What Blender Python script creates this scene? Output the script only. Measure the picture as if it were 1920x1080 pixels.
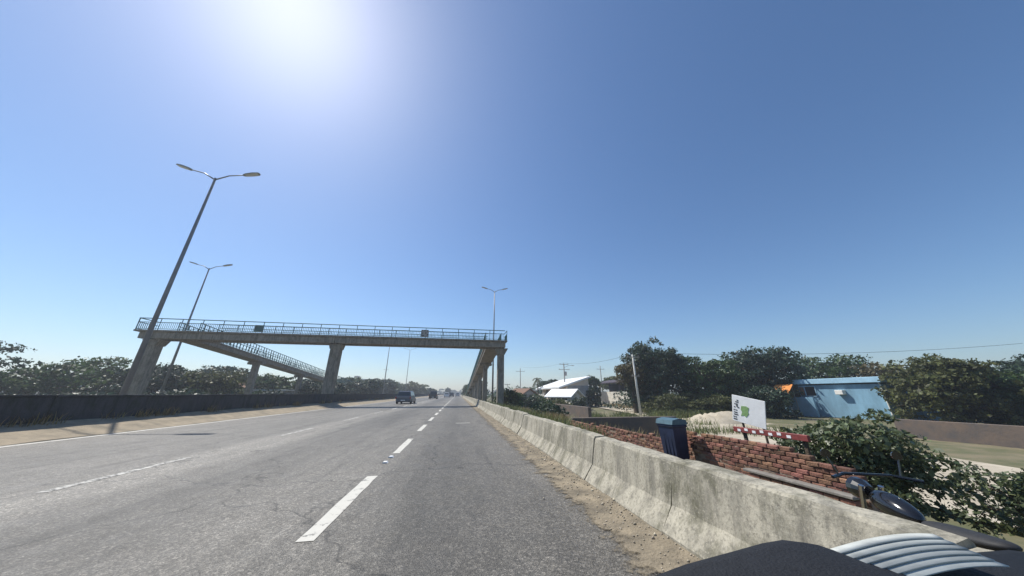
import bpy, math, random
import numpy as np
from mathutils import Vector, Matrix

R = math.radians
rng = np.random.default_rng(7)
random.seed(7)
for o in list(bpy.data.objects):
    bpy.data.objects.remove(o)
scene = bpy.context.scene
col = scene.collection

# ------------------------------------------------------------------ camera, sky, sun, exposure
cam_d = bpy.data.cameras.new('camera')
cam_d.sensor_width = 36.0
cam_d.lens = 36.0 * 545.0 / 1920.0
cam_d.clip_start = 0.02
cam_d.clip_end = 6000
cam = bpy.data.objects.new('camera', cam_d)
col.objects.link(cam)
cam.location = (0, 0, 1.2)
cam.rotation_euler = (R(90 + 19.966), 0, R(-9.977))
scene.camera = cam

SUN_EL, SUN_AZ = 53.5, -42.0          # azimuth from +Y, positive towards +X
sv = Vector((math.sin(R(SUN_AZ)) * math.cos(R(SUN_EL)), math.cos(R(SUN_AZ)) * math.cos(R(SUN_EL)), math.sin(R(SUN_EL))))
world = bpy.data.worlds.new('World')
scene.world = world
world.use_nodes = True
wn = world.node_tree.nodes
wl = world.node_tree.links
bg = wn['Background']
sky = wn.new('ShaderNodeTexSky')
sky.sky_type = 'NISHITA'
sky.sun_disc = False
sky.sun_elevation = R(SUN_EL)
sky.sun_rotation = R(SUN_AZ)
sky.altitude = 0
sky.air_density = 1.1
sky.dust_density = 0.6
sky.ozone_density = 6.5
hsv = wn.new('ShaderNodeHueSaturation')
hsv.inputs['Saturation'].default_value = 1.06
wl.new(sky.outputs[0], hsv.inputs['Color'])
wl.new(hsv.outputs[0], bg.inputs[0])
bg.inputs[1].default_value = 0.09
sun_d = bpy.data.lights.new('sun', 'SUN')
sun_d.energy = 3.9
sun_d.angle = R(0.53)
sun_d.color = (1.0, 0.955, 0.87)
sun = bpy.data.objects.new('sun', sun_d)
col.objects.link(sun)
sun.rotation_euler = (-sv).to_track_quat('-Z', 'Y').to_euler()
sun.location = sv * 100
vs = scene.view_settings
vs.view_transform = 'Standard'
vs.look = 'None'
vs.exposure = 0.5
vs.gamma = 1
vs.use_curve_mapping = False


# ------------------------------------------------------------------ materials
def mat(name, c, rough=0.8, var=0.25, scale=3.0, bump=0.0, bscale=None, metal=0.0, c2=None, spec=0.5,
        obj_random=0.0, stretch=(1, 1, 1), detail=8.0, transl=0.0, island=0.0, lo=0.35, hi=0.65):
    m = bpy.data.materials.new(name)
    m.use_nodes = True
    nt = m.node_tree
    n, l = nt.nodes, nt.links
    b = n['Principled BSDF']
    b.inputs['Roughness'].default_value = rough
    b.inputs['Metallic'].default_value = metal
    b.inputs['Specular IOR Level'].default_value = spec
    tc = n.new('ShaderNodeTexCoord')
    mp = n.new('ShaderNodeMapping')
    mp.inputs['Scale'].default_value = stretch
    l.new(tc.outputs['Object'], mp.inputs['Vector'])
    nz = n.new('ShaderNodeTexNoise')
    nz.inputs['Scale'].default_value = scale
    nz.inputs['Detail'].default_value = detail
    nz.inputs['Roughness'].default_value = 0.65
    l.new(mp.outputs[0], nz.inputs['Vector'])
    rp = n.new('ShaderNodeValToRGB')
    rp.color_ramp.elements[0].position = lo
    rp.color_ramp.elements[1].position = hi
    if c2 is None:
        c2 = tuple(min(1, x * (1 + var)) for x in c)
        c1 = tuple(x * (1 - var) for x in c)
    else:
        c1 = c
    rp.color_ramp.elements[0].color = (*c1, 1)
    rp.color_ramp.elements[1].color = (*c2, 1)
    l.new(nz.outputs[0], rp.inputs[0])
    last = rp.outputs[0]
    if obj_random or island:
        if obj_random:
            oi = n.new('ShaderNodeObjectInfo')
            rv = oi.outputs['Random']
            amt = obj_random
        else:
            g = n.new('ShaderNodeNewGeometry')
            rv = g.outputs['Random Per Island']
            amt = island
        mr = n.new('ShaderNodeMapRange')
        mr.inputs[3].default_value = 1 - amt
        mr.inputs[4].default_value = 1 + amt
        l.new(rv, mr.inputs[0])
        hs = n.new('ShaderNodeHueSaturation')
        l.new(mr.outputs[0], hs.inputs['Value'])
        mh = n.new('ShaderNodeMapRange')
        mh.inputs[3].default_value = 0.5 - 0.035 * amt
        mh.inputs[4].default_value = 0.5 + 0.035 * amt
        mm = n.new('ShaderNodeMath')
        mm.operation = 'FRACT'
        mu = n.new('ShaderNodeMath')
        mu.operation = 'MULTIPLY'
        mu.inputs[1].default_value = 7.31
        l.new(rv, mu.inputs[0])
        l.new(mu.outputs[0], mm.inputs[0])
        l.new(mm.outputs[0], mh.inputs[0])
        l.new(mh.outputs[0], hs.inputs['Hue'])
        l.new(last, hs.inputs['Color'])
        last = hs.outputs[0]
    l.new(last, b.inputs['Base Color'])
    if bump:
        bn = n.new('ShaderNodeTexNoise')
        bn.inputs['Scale'].default_value = bscale or scale * 6
        bn.inputs['Detail'].default_value = 6
        l.new(tc.outputs['Object'], bn.inputs['Vector'])
        bp = n.new('ShaderNodeBump')
        bp.inputs['Strength'].default_value = bump
        bp.inputs['Distance'].default_value = 0.02
        l.new(bn.outputs[0], bp.inputs['Height'])
        l.new(bp.outputs[0], b.inputs['Normal'])
    if transl:
        tr = n.new('ShaderNodeBsdfTranslucent')
        l.new(last, tr.inputs[0])
        mx = n.new('ShaderNodeMixShader')
        mx.inputs[0].default_value = transl
        l.new(b.outputs[0], mx.inputs[1])
        l.new(tr.outputs[0], mx.inputs[2])
        l.new(mx.outputs[0], n['Material Output'].inputs[0])
    return m


def asphalt_material():
    m = bpy.data.materials.new('asphalt')
    m.use_nodes = True
    nt = m.node_tree
    n, l = nt.nodes, nt.links
    b = n['Principled BSDF']
    tc = n.new('ShaderNodeTexCoord')
    sx = n.new('ShaderNodeSeparateXYZ')
    l.new(tc.outputs['Object'], sx.inputs[0])

    def noise(scale, detail=6, stretch=(1, 1, 1), rough=0.6):
        mp = n.new('ShaderNodeMapping')
        mp.inputs['Scale'].default_value = stretch
        l.new(tc.outputs['Object'], mp.inputs['Vector'])
        z = n.new('ShaderNodeTexNoise')
        z.inputs['Scale'].default_value = scale
        z.inputs['Detail'].default_value = detail
        z.inputs['Roughness'].default_value = rough
        l.new(mp.outputs[0], z.inputs['Vector'])
        return z.outputs[0]

    def ramp(inp, stops):
        r = n.new('ShaderNodeValToRGB')
        e = r.color_ramp.elements
        while len(e) < len(stops):
            e.new(0.5)
        for i, (p, v) in enumerate(stops):
            e[i].position = p
            e[i].color = (v, v, v, 1)
        l.new(inp, r.inputs[0])
        return r.outputs[0]

    def mul(a, c):
        q = n.new('ShaderNodeMix')
        q.data_type = 'RGBA'
        q.blend_type = 'MULTIPLY'
        q.inputs[0].default_value = 1
        l.new(a, q.inputs[6])
        l.new(c, q.inputs[7])
        return q.outputs[2]

    # aggregate speckle, several sizes
    v = n.new('ShaderNodeTexVoronoi')
    v.inputs['Scale'].default_value = 95
    l.new(tc.outputs['Object'], v.inputs['Vector'])
    cs = n.new('ShaderNodeSeparateColor')
    l.new(v.outputs['Color'], cs.inputs[0])
    agg = ramp(cs.outputs[0], [(0.0, 0.55), (0.5, 0.9), (0.8, 1.2), (1.0, 1.9)])
    v2 = n.new('ShaderNodeTexVoronoi')
    v2.inputs['Scale'].default_value = 38
    l.new(tc.outputs['Object'], v2.inputs['Vector'])
    cs2 = n.new('ShaderNodeSeparateColor')
    l.new(v2.outputs['Color'], cs2.inputs[0])
    agg2 = ramp(cs2.outputs[1], [(0.0, 0.74), (0.7, 1.0), (1.0, 1.4)])
    big = ramp(noise(0.35, 5, (1, 0.22, 1)), [(0.3, 0.68), (0.7, 1.26)])
    mid = ramp(noise(2.2, 8, (1, 0.4, 1), 0.7), [(0.3, 0.82), (0.7, 1.18)])
    # laid mats: tone across the road (X), wheel tracks and the pale seam by the second line
    wob = n.new('ShaderNodeMath')
    wob.operation = 'MULTIPLY_ADD'
    wob.inputs[1].default_value = 0.5
    l.new(noise(0.5, 4), wob.inputs[0])
    l.new(sx.outputs[0], wob.inputs[2])
    mr = n.new('ShaderNodeMapRange')
    mr.inputs[1].default_value = -11.2
    mr.inputs[2].default_value = 2.2
    l.new(wob.outputs[0], mr.inputs[0])

    def px(x):
        return (x + 11.2) / 13.4
    bands = ramp(mr.outputs[0], [(px(-10.9), 1.12), (px(-9.6), 0.72), (px(-7.2), 0.92), (px(-5.35), 0.9), (px(-5.0), 1.42),
                                (px(-4.3), 1.36), (px(-3.8), 0.86), (px(-2.9), 0.68), (px(-1.9), 1.0), (px(-1.0), 1.16),
                                (px(0.2), 0.74), (px(1.1), 1.02), (px(1.8), 1.22)])
    base = n.new('ShaderNodeRGB')
    base.outputs[0].default_value = (0.132, 0.121, 0.102, 1)
    c = mul(mul(mul(mul(mul(base.outputs[0], agg), agg2), big), mid), bands)
    # oil drips and tar streaks along the lanes
    oil = ramp(noise(1.1, 8, (1.6, 0.10, 1), 0.7), [(0.52, 1.0), (0.68, 0.55)])
    c = mul(c, oil)
    # thin cracks
    vc = n.new('ShaderNodeTexVoronoi')
    vc.feature = 'DISTANCE_TO_EDGE'
    vc.inputs['Scale'].default_value = 0.28
    wv = n.new('ShaderNodeTexNoise')
    wv.inputs['Scale'].default_value = 1.7
    wv.inputs['Detail'].default_value = 8
    l.new(tc.outputs['Object'], wv.inputs['Vector'])
    mixv = n.new('ShaderNodeMix')
    mixv.data_type = 'RGBA'
    mixv.blend_type = 'ADD'
    mixv.inputs[0].default_value = 1.0
    l.new(tc.outputs['Object'], mixv.inputs[6])
    l.new(wv.outputs[1], mixv.inputs[7])
    l.new(mixv.outputs[2], vc.inputs['Vector'])
    crack = ramp(vc.outputs[0], [(0.0, 0.32), (0.007, 1.0)])
    c = mul(c, crack)
    l.new(c, b.inputs['Base Color'])
    rr = n.new('ShaderNodeMapRange')
    rr.inputs[3].default_value = 0.5
    rr.inputs[4].default_value = 0.78
    l.new(noise(3.0, 6), rr.inputs[0])
    l.new(rr.outputs[0], b.inputs['Roughness'])
    b.inputs['Specular IOR Level'].default_value = 0.45
    bp = n.new('ShaderNodeBump')
    bp.inputs['Strength'].default_value = 0.55
    bp.inputs['Distance'].default_value = 0.008
    l.new(v.outputs['Distance'], bp.inputs['Height'])
    l.new(bp.outputs[0], b.inputs['Normal'])
    return m


def paint_material(name, keep, c=(0.53, 0.51, 0.45)):
    """road paint worn through to asphalt in patches"""
    m = bpy.data.materials.new(name)
    m.use_nodes = True
    n, l = m.node_tree.nodes, m.node_tree.links
    b = n['Principled BSDF']
    tc = n.new('ShaderNodeTexCoord')
    z = n.new('ShaderNodeTexNoise')
    z.inputs['Scale'].default_value = 9
    z.inputs['Detail'].default_value = 10
    z.inputs['Roughness'].default_value = 0.75
    l.new(tc.outputs['Object'], z.inputs['Vector'])
    r = n.new('ShaderNodeValToRGB')
    e = r.color_ramp.elements
    e[0].position = keep - 0.05
    e[0].color = (0.085, 0.082, 0.075, 1)
    e[1].position = keep + 0.03
    e[1].color = (*c, 1)
    e2 = e.new(0.75)
    e2.color = (c[0] * 1.12, c[1] * 1.12, c[2] * 1.12, 1)
    l.new(z.outputs[0], r.inputs[0])
    l.new(r.outputs[0], b.inputs['Base Color'])
    b.inputs['Roughness'].default_value = 0.75
    return m


def concrete_material(name, light, dark, moss, streak=1.0):
    m = bpy.data.materials.new(name)
    m.use_nodes = True
    n, l = m.node_tree.nodes, m.node_tree.links
    b = n['Principled BSDF']
    b.inputs['Roughness'].default_value = 0.92
    b.inputs['Specular IOR Level'].default_value = 0.25
    g = n.new('ShaderNodeNewGeometry')

    def noise(scale, stretch, detail=8, rough=0.65):
        mp = n.new('ShaderNodeMapping')
        mp.inputs['Scale'].default_value = stretch
        l.new(g.outputs['Position'], mp.inputs['Vector'])
        z = n.new('ShaderNodeTexNoise')
        z.inputs['Scale'].default_value = scale
        z.inputs['Detail'].default_value = detail
        z.inputs['Roughness'].default_value = rough
        l.new(mp.outputs[0], z.inputs['Vector'])
        return z.outputs[0]

    def mix(f, a, c2, mode='MIX'):
        q = n.new('ShaderNodeMix')
        q.data_type = 'RGBA'
        q.blend_type = mode
        l.new(f, q.inputs[0])
        l.new(a, q.inputs[6])
        q.inputs[7].default_value = (*c2, 1)
        return q.outputs[2]

    def ramp(inp, p0, p1, v0=0.0, v1=1.0):
        r = n.new('ShaderNodeValToRGB')
        e = r.color_ramp.elements
        e[0].position, e[1].position = p0, p1
        e[0].color, e[1].color = (v0, v0, v0, 1), (v1, v1, v1, 1)
        l.new(inp, r.inputs[0])
        return r.outputs[0]
    base = n.new('ShaderNodeRGB')
    base.outputs[0].default_value = (*light, 1)
    c = mix(ramp(noise(1.3, (1, 1, 1)), 0.35, 0.7, 0, 0.75), base.outputs[0], tuple(0.5 * (a + d) for a, d in zip(light, dark)))
    c = mix(ramp(noise(7.0, (1, 1, 0.16), 6), 0.46, 0.68, 0, 0.85 * streak), c, dark)
    c = mix(ramp(noise(2.6, (1, 1, 0.6), 9, 0.75), 0.50, 0.64, 0, 0.9), c, moss)
    c = mix(ramp(noise(38, (1, 1, 1), 4), 0.50, 0.68, 0, 0.75), c, dark)
    c = mix(ramp(noise(60, (1, 1, 1), 3), 0.58, 0.7, 0, 0.5), c, tuple(min(1, a * 1.25) for a in light))
    l.new(c, b.inputs['Base Color'])
    bp = n.new('ShaderNodeBump')
    bp.inputs['Strength'].default_value = 0.6
    bp.inputs['Distance'].default_value = 0.012
    l.new(noise(26, (1, 1, 1), 8, 0.7), bp.inputs['Height'])
    l.new(bp.outputs[0], b.inputs['Normal'])
    return m


def glass_material(name, c, rough=0.06):
    m = bpy.data.materials.new(name)
    m.use_nodes = True
    b = m.node_tree.nodes['Principled BSDF']
    b.inputs['Base Color'].default_value = (*c, 1)
    b.inputs['Roughness'].default_value = rough
    b.inputs['Specular IOR Level'].default_value = 0.8
    return m


M = {}
M['asphalt'] = asphalt_material()
M['paint'] = paint_material('worn_white_road_paint', 0.41)
M['paint_faint'] = paint_material('almost_worn_off_road_paint', 0.5, (0.5, 0.48, 0.43))
M['ground'] = mat('verge_soil_and_grass', (0.10, 0.105, 0.045), 0.95, c2=(0.20, 0.165, 0.10), scale=0.6, bump=0.8, bscale=8, lo=0.4, hi=0.62)
M['dirt'] = mat('tan_dirt', (0.36, 0.29, 0.20), 0.95, c2=(0.22, 0.185, 0.13), scale=2.2, bump=0.8, bscale=18)
M['pale_dirt'] = mat('pale_street_dirt', (0.50, 0.44, 0.34), 0.95, c2=(0.36, 0.31, 0.23), scale=0.8, bump=0.5, bscale=9)
def grit_material():
    m = mat('roadside_grit', (0.14, 0.118, 0.085), 0.95, c2=(0.31, 0.255, 0.175), scale=3.2, bump=0.9, bscale=40, lo=0.36, hi=0.66)
    n, l = m.node_tree.nodes, m.node_tree.links
    tc = n.new('ShaderNodeTexCoord')
    sx = n.new('ShaderNodeSeparateXYZ')
    l.new(tc.outputs['Object'], sx.inputs[0])
    mr = n.new('ShaderNodeMapRange')
    mr.inputs[1].default_value, mr.inputs[2].default_value = 1.0, 1.75
    mr.inputs[3].default_value, mr.inputs[4].default_value = -0.42, 0.32
    l.new(sx.outputs[0], mr.inputs[0])
    z = n.new('ShaderNodeTexNoise')
    z.inputs['Scale'].default_value = 5.0
    z.inputs['Detail'].default_value = 10
    z.inputs['Roughness'].default_value = 0.72
    l.new(tc.outputs['Object'], z.inputs['Vector'])
    ad = n.new('ShaderNodeMath')
    l.new(z.outputs[0], ad.inputs[0])
    l.new(mr.outputs[0], ad.inputs[1])
    r = n.new('ShaderNodeValToRGB')
    r.color_ramp.elements[0].position, r.color_ramp.elements[1].position = 0.44, 0.56
    l.new(ad.outputs[0], r.inputs[0])
    l.new(r.outputs[0], n['Principled BSDF'].inputs['Alpha'])
    return m


M['stone'] = mat('stone_crumbs', (0.40, 0.35, 0.27), 0.95, var=0.3, scale=20, island=0.35)
M['grit'] = grit_material()
M['barrier'] = concrete_material('weathered_barrier_concrete', (0.45, 0.415, 0.33), (0.155, 0.145, 0.12), (0.13, 0.124, 0.085))
M['median'] = concrete_material('shade_darkened_wall_concrete', (0.075, 0.075, 0.08), (0.03, 0.03, 0.034), (0.035, 0.04, 0.03))  # concrete tone lowered so the shade on the road-side face is in the colour
M['bridge'] = concrete_material('bridge_concrete', (0.34, 0.30, 0.24), (0.125, 0.108, 0.09), (0.15, 0.13, 0.095), 1.0)
M['green_rail'] = mat('green_painted_steel', (0.022, 0.095, 0.09), 0.5, var=0.3, scale=2)
M['pole'] = mat('galvanised_pole', (0.22, 0.22, 0.22), 0.5, var=0.12, scale=2, metal=0.3)
M['lamp_head'] = mat('lamp_head_casting', (0.30, 0.30, 0.27), 0.5, var=0.1, scale=4, metal=0.2)
M['lens'] = glass_material('lamp_lens', (0.55, 0.55, 0.48), 0.3)
M['upole'] = mat('grey_concrete_pole', (0.30, 0.28, 0.25), 0.9, var=0.2, scale=4)
M['pale_pole'] = mat('whitewashed_pole', (0.62, 0.60, 0.55), 0.85, var=0.15, scale=4)
M['wire'] = mat('black_cable', (0.02, 0.02, 0.02), 0.6)
M['bark'] = mat('bark', (0.10, 0.075, 0.05), 0.95, var=0.4, scale=9, bump=0.8, stretch=(1, 1, 0.25))
M['leaf'] = mat('deep_green_leaf', (0.055, 0.095, 0.026), 0.55, var=0.3, scale=0.7, island=0.5, transl=0.28)
M['leaf_olive'] = mat('olive_leaf', (0.095, 0.105, 0.032), 0.6, var=0.3, scale=0.6, island=0.5, transl=0.3)
M['leaf_brown'] = mat('dry_olive_leaf', (0.125, 0.105, 0.045), 0.65, var=0.3, scale=0.6, island=0.5, transl=0.3)
M['leaf_dark'] = mat('dark_leaf', (0.030, 0.056, 0.026), 0.55, var=0.3, scale=0.7, island=0.5, transl=0.22)
M['leaf_gloss'] = mat('glossy_shrub_leaf', (0.100, 0.125, 0.058), 0.45, var=0.25, scale=3, island=0.55, transl=0.25)
M['weed'] = mat('weed_blade', (0.13, 0.15, 0.05), 0.7, var=0.3, scale=1.2, island=0.6, transl=0.3)
M['dry_weed'] = mat('dry_weed_blade', (0.24, 0.185, 0.085), 0.8, var=0.3, scale=1.2, island=0.6, transl=0.25)
M['brick'] = mat('clay_brick', (0.20, 0.098, 0.066), 0.92, var=0.22, scale=9, bump=0.6, obj_random=0.5)
M['brick_mass'] = mat('clay_brick_mass', (0.20, 0.098, 0.066), 0.92, var=0.22, scale=9, bump=0.6, island=0.5)
M['mortar'] = mat('dirty_mortar', (0.24, 0.18, 0.135), 0.95, var=0.35, scale=6, bump=0.5)
M['ledge'] = mat('grey_cement', (0.20, 0.185, 0.165), 0.92, var=0.25, scale=5, bump=0.5)
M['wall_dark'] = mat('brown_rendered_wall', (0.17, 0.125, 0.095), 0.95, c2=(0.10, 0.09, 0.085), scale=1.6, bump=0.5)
M['white_wall'] = mat('peeling_white_wall', (0.72, 0.69, 0.61), 0.9, c2=(0.50, 0.44, 0.34), scale=1.5, bump=0.3, lo=0.45, hi=0.7)
M['pink_wall'] = mat('pale_pink_wall', (0.60, 0.47, 0.38), 0.9, c2=(0.66, 0.58, 0.48), scale=1.2, bump=0.3)
M['grey_wall'] = mat('grey_rendered_wall', (0.34, 0.33, 0.32), 0.92, var=0.2, scale=1.5, bump=0.3)
M['dark_roof'] = mat('dark_purplish_roof', (0.06, 0.045, 0.06), 0.8, var=0.25, scale=2)
M['white_roof'] = mat('white_sheet_roof', (0.80, 0.80, 0.78), 0.55, var=0.08, scale=1.5)
M['tile_roof'] = mat('brown_tile_roof', (0.20, 0.115, 0.075), 0.9, var=0.3, scale=4, bump=0.6)
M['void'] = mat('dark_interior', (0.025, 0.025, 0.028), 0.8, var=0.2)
M['blue_wall'] = mat('faded_blue_paint', (0.19, 0.345, 0.46), 0.85, var=0.25, scale=0.8, bump=0.2, stretch=(1, 1, 0.35))
M['blue_trim'] = mat('pale_blue_fascia', (0.34, 0.55, 0.70), 0.7, var=0.1, scale=2)
M['orange'] = mat('orange_canvas', (0.75, 0.27, 0.06), 0.8, var=0.2, scale=4)
M['canvas'] = mat('white_canvas', (0.78, 0.76, 0.70), 0.8, var=0.1, scale=4)
M['sign_white'] = mat('white_sign_board', (0.80, 0.80, 0.79), 0.5, var=0.06, scale=4)
M['sign_ink'] = mat('dark_sign_ink', (0.05, 0.05, 0.05), 0.6, var=0.2)
M['sign_green'] = mat('green_sign_print', (0.22, 0.36, 0.14), 0.6, var=0.2, scale=20)
M['navy'] = mat('navy_plastic', (0.018, 0.026, 0.06), 0.42, var=0.25, scale=6)
M['teal_lid'] = mat('teal_plastic_lid', (0.07, 0.13, 0.16), 0.45, var=0.2, scale=5)
M['red_paint'] = mat('faded_red_paint', (0.20, 0.04, 0.035), 0.6, var=0.25, scale=9)
M['rubber'] = mat('black_rubber', (0.018, 0.018, 0.018), 0.85, var=0.2)
M['black_gloss'] = glass_material('black_gloss_paint', (0.012, 0.012, 0.013), 0.12)
M['black_matt'] = mat('black_vinyl', (0.02, 0.02, 0.021), 0.7, var=0.2, scale=30)
M['steel'] = mat('bright_steel', (0.55, 0.55, 0.55), 0.22, var=0.1, metal=1.0)
M['engine'] = mat('engine_alloy', (0.18, 0.18, 0.18), 0.45, var=0.2, metal=0.7)
M['car_grey'] = mat('blue_grey_car_paint', (0.085, 0.098, 0.125), 0.28, var=0.05, spec=0.6)
M['car_white'] = mat('white_car_paint', (0.75, 0.75, 0.74), 0.3, var=0.04, spec=0.6)
M['car_black'] = mat('black_car_paint', (0.03, 0.035, 0.04), 0.25, var=0.05, spec=0.6)
M['car_silver'] = mat('silver_car_paint', (0.42, 0.43, 0.44), 0.28, var=0.05, spec=0.6)
M['car_glass'] = glass_material('car_glass', (0.03, 0.04, 0.045), 0.05)
M['tail'] = glass_material('red_tail_lens', (0.35, 0.02, 0.02), 0.2)
M['head'] = glass_material('clear_lamp_lens', (0.6, 0.6, 0.58), 0.15)
M['plate'] = mat('white_number_plate', (0.75, 0.75, 0.73), 0.5, var=0.05)
M['dash'] = mat('charcoal_dashboard_grain', (0.011, 0.012, 0.015), 0.75, var=0.2, scale=60, bump=0.3, bscale=220, spec=0.3)
M['paper'] = mat('white_paper_edge', (0.45, 0.47, 0.44), 0.8, var=0.2, scale=25, stretch=(0.2, 1, 6), obj_random=0.25)
M['palm'] = mat('palm_frond', (0.06, 0.075, 0.03), 0.6, var=0.25, scale=1, island=0.4, transl=0.2)


# ------------------------------------------------------------------ mesh helpers
class MB:
    def __init__(s):
        s.v, s.f = [], []

    def add(s, vs, fs):
        k = len(s.v)
        s.v += [tuple(map(float, p)) for p in vs]
        s.f += [tuple(i + k for i in f) for f in fs]
        return s

    def box(s, x0, x1, y0, y1, z0, z1):
        return s.add([(x0, y0, z0), (x1, y0, z0), (x1, y1, z0), (x0, y1, z0), (x0, y0, z1), (x1, y0, z1), (x1, y1, z1), (x0, y1, z1)],
                     [(0, 3, 2, 1), (4, 5, 6, 7), (0, 1, 5, 4), (1, 2, 6, 5), (2, 3, 7, 6), (3, 0, 4, 7)])

    def bbox(s, x0, x1, y0, y1, z0, z1, b):
        """box with chamfered edges"""
        pts, fs = [], []
        X, Y, Z = (x0, x1), (y0, y1), (z0, z1)
        idx = {}
        for i in (0, 1):
            for j in (0, 1):
                for k in (0, 1):
                    sx, sy, sz = (1 if i == 0 else -1), (1 if j == 0 else -1), (1 if k == 0 else -1)
                    for a, p in enumerate([(X[i], Y[j] + sy * b, Z[k] + sz * b), (X[i] + sx * b, Y[j], Z[k] + sz * b), (X[i] + sx * b, Y[j] + sy * b, Z[k])]):
                        idx[i, j, k, a] = len(pts)
                        pts.append(p)
        g = idx
        for i in (0, 1):
            q = [g[i, 0, 0, 0], g[i, 1, 0, 0], g[i, 1, 1, 0], g[i, 0, 1, 0]]
            fs.append(tuple(q if i == 1 else q[::-1]))
        for j in (0, 1):
            q = [g[0, j, 0, 1], g[0, j, 1, 1], g[1, j, 1, 1], g[1, j, 0, 1]]
            fs.append(tuple(q if j == 1 else q[::-1]))
        for k in (0, 1):
            q = [g[0, 0, k, 2], g[1, 0, k, 2], g[1, 1, k, 2], g[0, 1, k, 2]]
            fs.append(tuple(q if k == 1 else q[::-1]))
        for j in (0, 1):
            for k in (0, 1):
                fs.append((g[0, j, k, 1], g[1, j, k, 1], g[1, j, k, 2], g[0, j, k, 2]))
        for i in (0, 1):
            for k in (0, 1):
                fs.append((g[i, 0, k, 0], g[i, 1, k, 0], g[i, 1, k, 2], g[i, 0, k, 2]))
        for i in (0, 1):
            for j in (0, 1):
                fs.append((g[i, j, 0, 0], g[i, j, 1, 0], g[i, j, 1, 1], g[i, j, 0, 1]))
        for i in (0, 1):
            for j in (0, 1):
                for k in (0, 1):
                    fs.append((g[i, j, k, 0], g[i, j, k, 1], g[i, j, k, 2]))
        return s.add(pts, fs)

    def tube(s, pts, rad, n=8, cap=True):
        pts = [Vector(p) for p in pts]
        if not hasattr(rad, '__len__'):
            rad = [rad] * len(pts)
        vs, fs = [], []
        for i, p in enumerate(pts):
            d = (pts[min(i + 1, len(pts) - 1)] - pts[max(i - 1, 0)]).normalized()
            up = Vector((0, 0, 1)) if abs(d.z) < 0.95 else Vector((1, 0, 0))
            a = d.cross(up).normalized()
            b = d.cross(a).normalized()
            for k in range(n):
                t = 2 * math.pi * k / n
                vs.append(p + (a * math.cos(t) + b * math.sin(t)) * rad[i])
        for i in range(len(pts) - 1):
            for k in range(n):
                fs.append((i * n + k, i * n + (k + 1) % n, (i + 1) * n + (k + 1) % n, (i + 1) * n + k))
        if cap:
            fs.append(tuple(range(n)))
            fs.append(tuple((len(pts) - 1) * n + k for k in range(n))[::-1])
        return s.add(vs, fs)

    def prism(s, poly, axis, a0, a1):
        """extrude a 2-D polygon along an axis: 'x' -> poly is (y,z); 'y' -> (x,z); 'z' -> (x,y)"""
        n = len(poly)

        def P(u, v, a):
            return {'x': (a, u, v), 'y': (u, a, v), 'z': (u, v, a)}[axis]
        vs = [P(u, v, a0) for u, v in poly] + [P(u, v, a1) for u, v in poly]
        fs = [tuple(range(n)), tuple(range(2 * n - 1, n - 1, -1))]
        fs += [(i, (i + 1) % n, n + (i + 1) % n, n + i) for i in range(n)]
        return s.add(vs, fs)

    def loft(s, rings, cap=True):
        n = len(rings[0])
        vs = [p for r in rings for p in r]
        fs = []
        for i in range(len(rings) - 1):
            for k in range(n):
                fs.append((i * n + k, i * n + (k + 1) % n, (i + 1) * n + (k + 1) % n, (i + 1) * n + k))
        if cap:
            fs.append(tuple(range(n))[::-1])
            fs.append(tuple((len(rings) - 1) * n + k for k in range(n)))
        return s.add(vs, fs)

    def mesh(s, name, material, smooth=False):
        me = bpy.data.meshes.new(name)
        me.from_pydata(s.v, [], s.f)
        me.validate()
        import bmesh
        bm = bmesh.new()
        bm.from_mesh(me)
        bmesh.ops.recalc_face_normals(bm, faces=bm.faces)
        bm.to_mesh(me)
        bm.free()
        if smooth:
            me.polygons.foreach_set('use_smooth', [True] * len(me.polygons))
        if material:
            me.materials.append(material)
        return me

    def build(s, name, material, parent=None, smooth=False):
        return link(name, s.mesh(name, material, smooth), parent)


def link(name, me, parent=None, loc=None, rot=None):
    o = bpy.data.objects.new(name, me)
    col.objects.link(o)
    if parent is not None:
        o.parent = parent
    if loc is not None:
        o.location = loc
    if rot is not None:
        o.rotation_euler = rot
    return o


def tag(o, label=None, cat=None, group=None, kind=None):
    for k, v in (('label', label), ('category', cat), ('group', group), ('kind', kind)):
        if v:
            o[k] = v
    return o


def thing(name, label, cat, loc=(0, 0, 0), rz=0, group=None):
    return tag(link(name, None, None, loc, (0, 0, rz)), label, cat, group)


def copy_tree(o, parent=None):
    c = o.copy()
    col.objects.link(c)
    c.parent = parent
    for ch in o.children:
        copy_tree(ch, c)
    return c


def mesh_np(name, verts, faces, material):
    """fast mesh from numpy: faces (n,4) quads"""
    me = bpy.data.meshes.new(name)
    nv, nf, k = len(verts), len(faces), faces.shape[1]
    me.vertices.add(nv)
    me.vertices.foreach_set('co', verts.astype(np.float32).ravel())
    me.loops.add(nf * k)
    me.loops.foreach_set('vertex_index', faces.astype(np.int32).ravel())
    me.polygons.add(nf)
    me.polygons.foreach_set('loop_start', np.arange(0, nf * k, k, dtype=np.int32))
    me.update(calc_edges=True)
    me.validate()
    me.materials.append(material)
    return me


# ------------------------------------------------------------------ the ground
def smooth01(t):
    t = np.clip(t, 0, 1)
    return t * t * (3 - 2 * t)


def gz(x, y):
    """ground height"""
    x = np.asarray(x, float)
    y = np.asarray(y, float)
    right = -0.10 - 0.42 * smooth01((x - 2.6) / 1.6) - 0.72 * smooth01((x - 5.8) / 3.4)
    z = np.where(x > 2.2, right, -0.10)
    z = np.where(x < -27, -0.10 - 0.5 * smooth01((-27 - x) / 6), z)
    return z


def wobble(x, y, a, s):
    return a * (np.sin(x * s + 1.3 * np.sin(y * s * 0.7)) * np.cos(y * s * 1.1 + 0.8 * np.sin(x * s * 0.6)))


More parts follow.
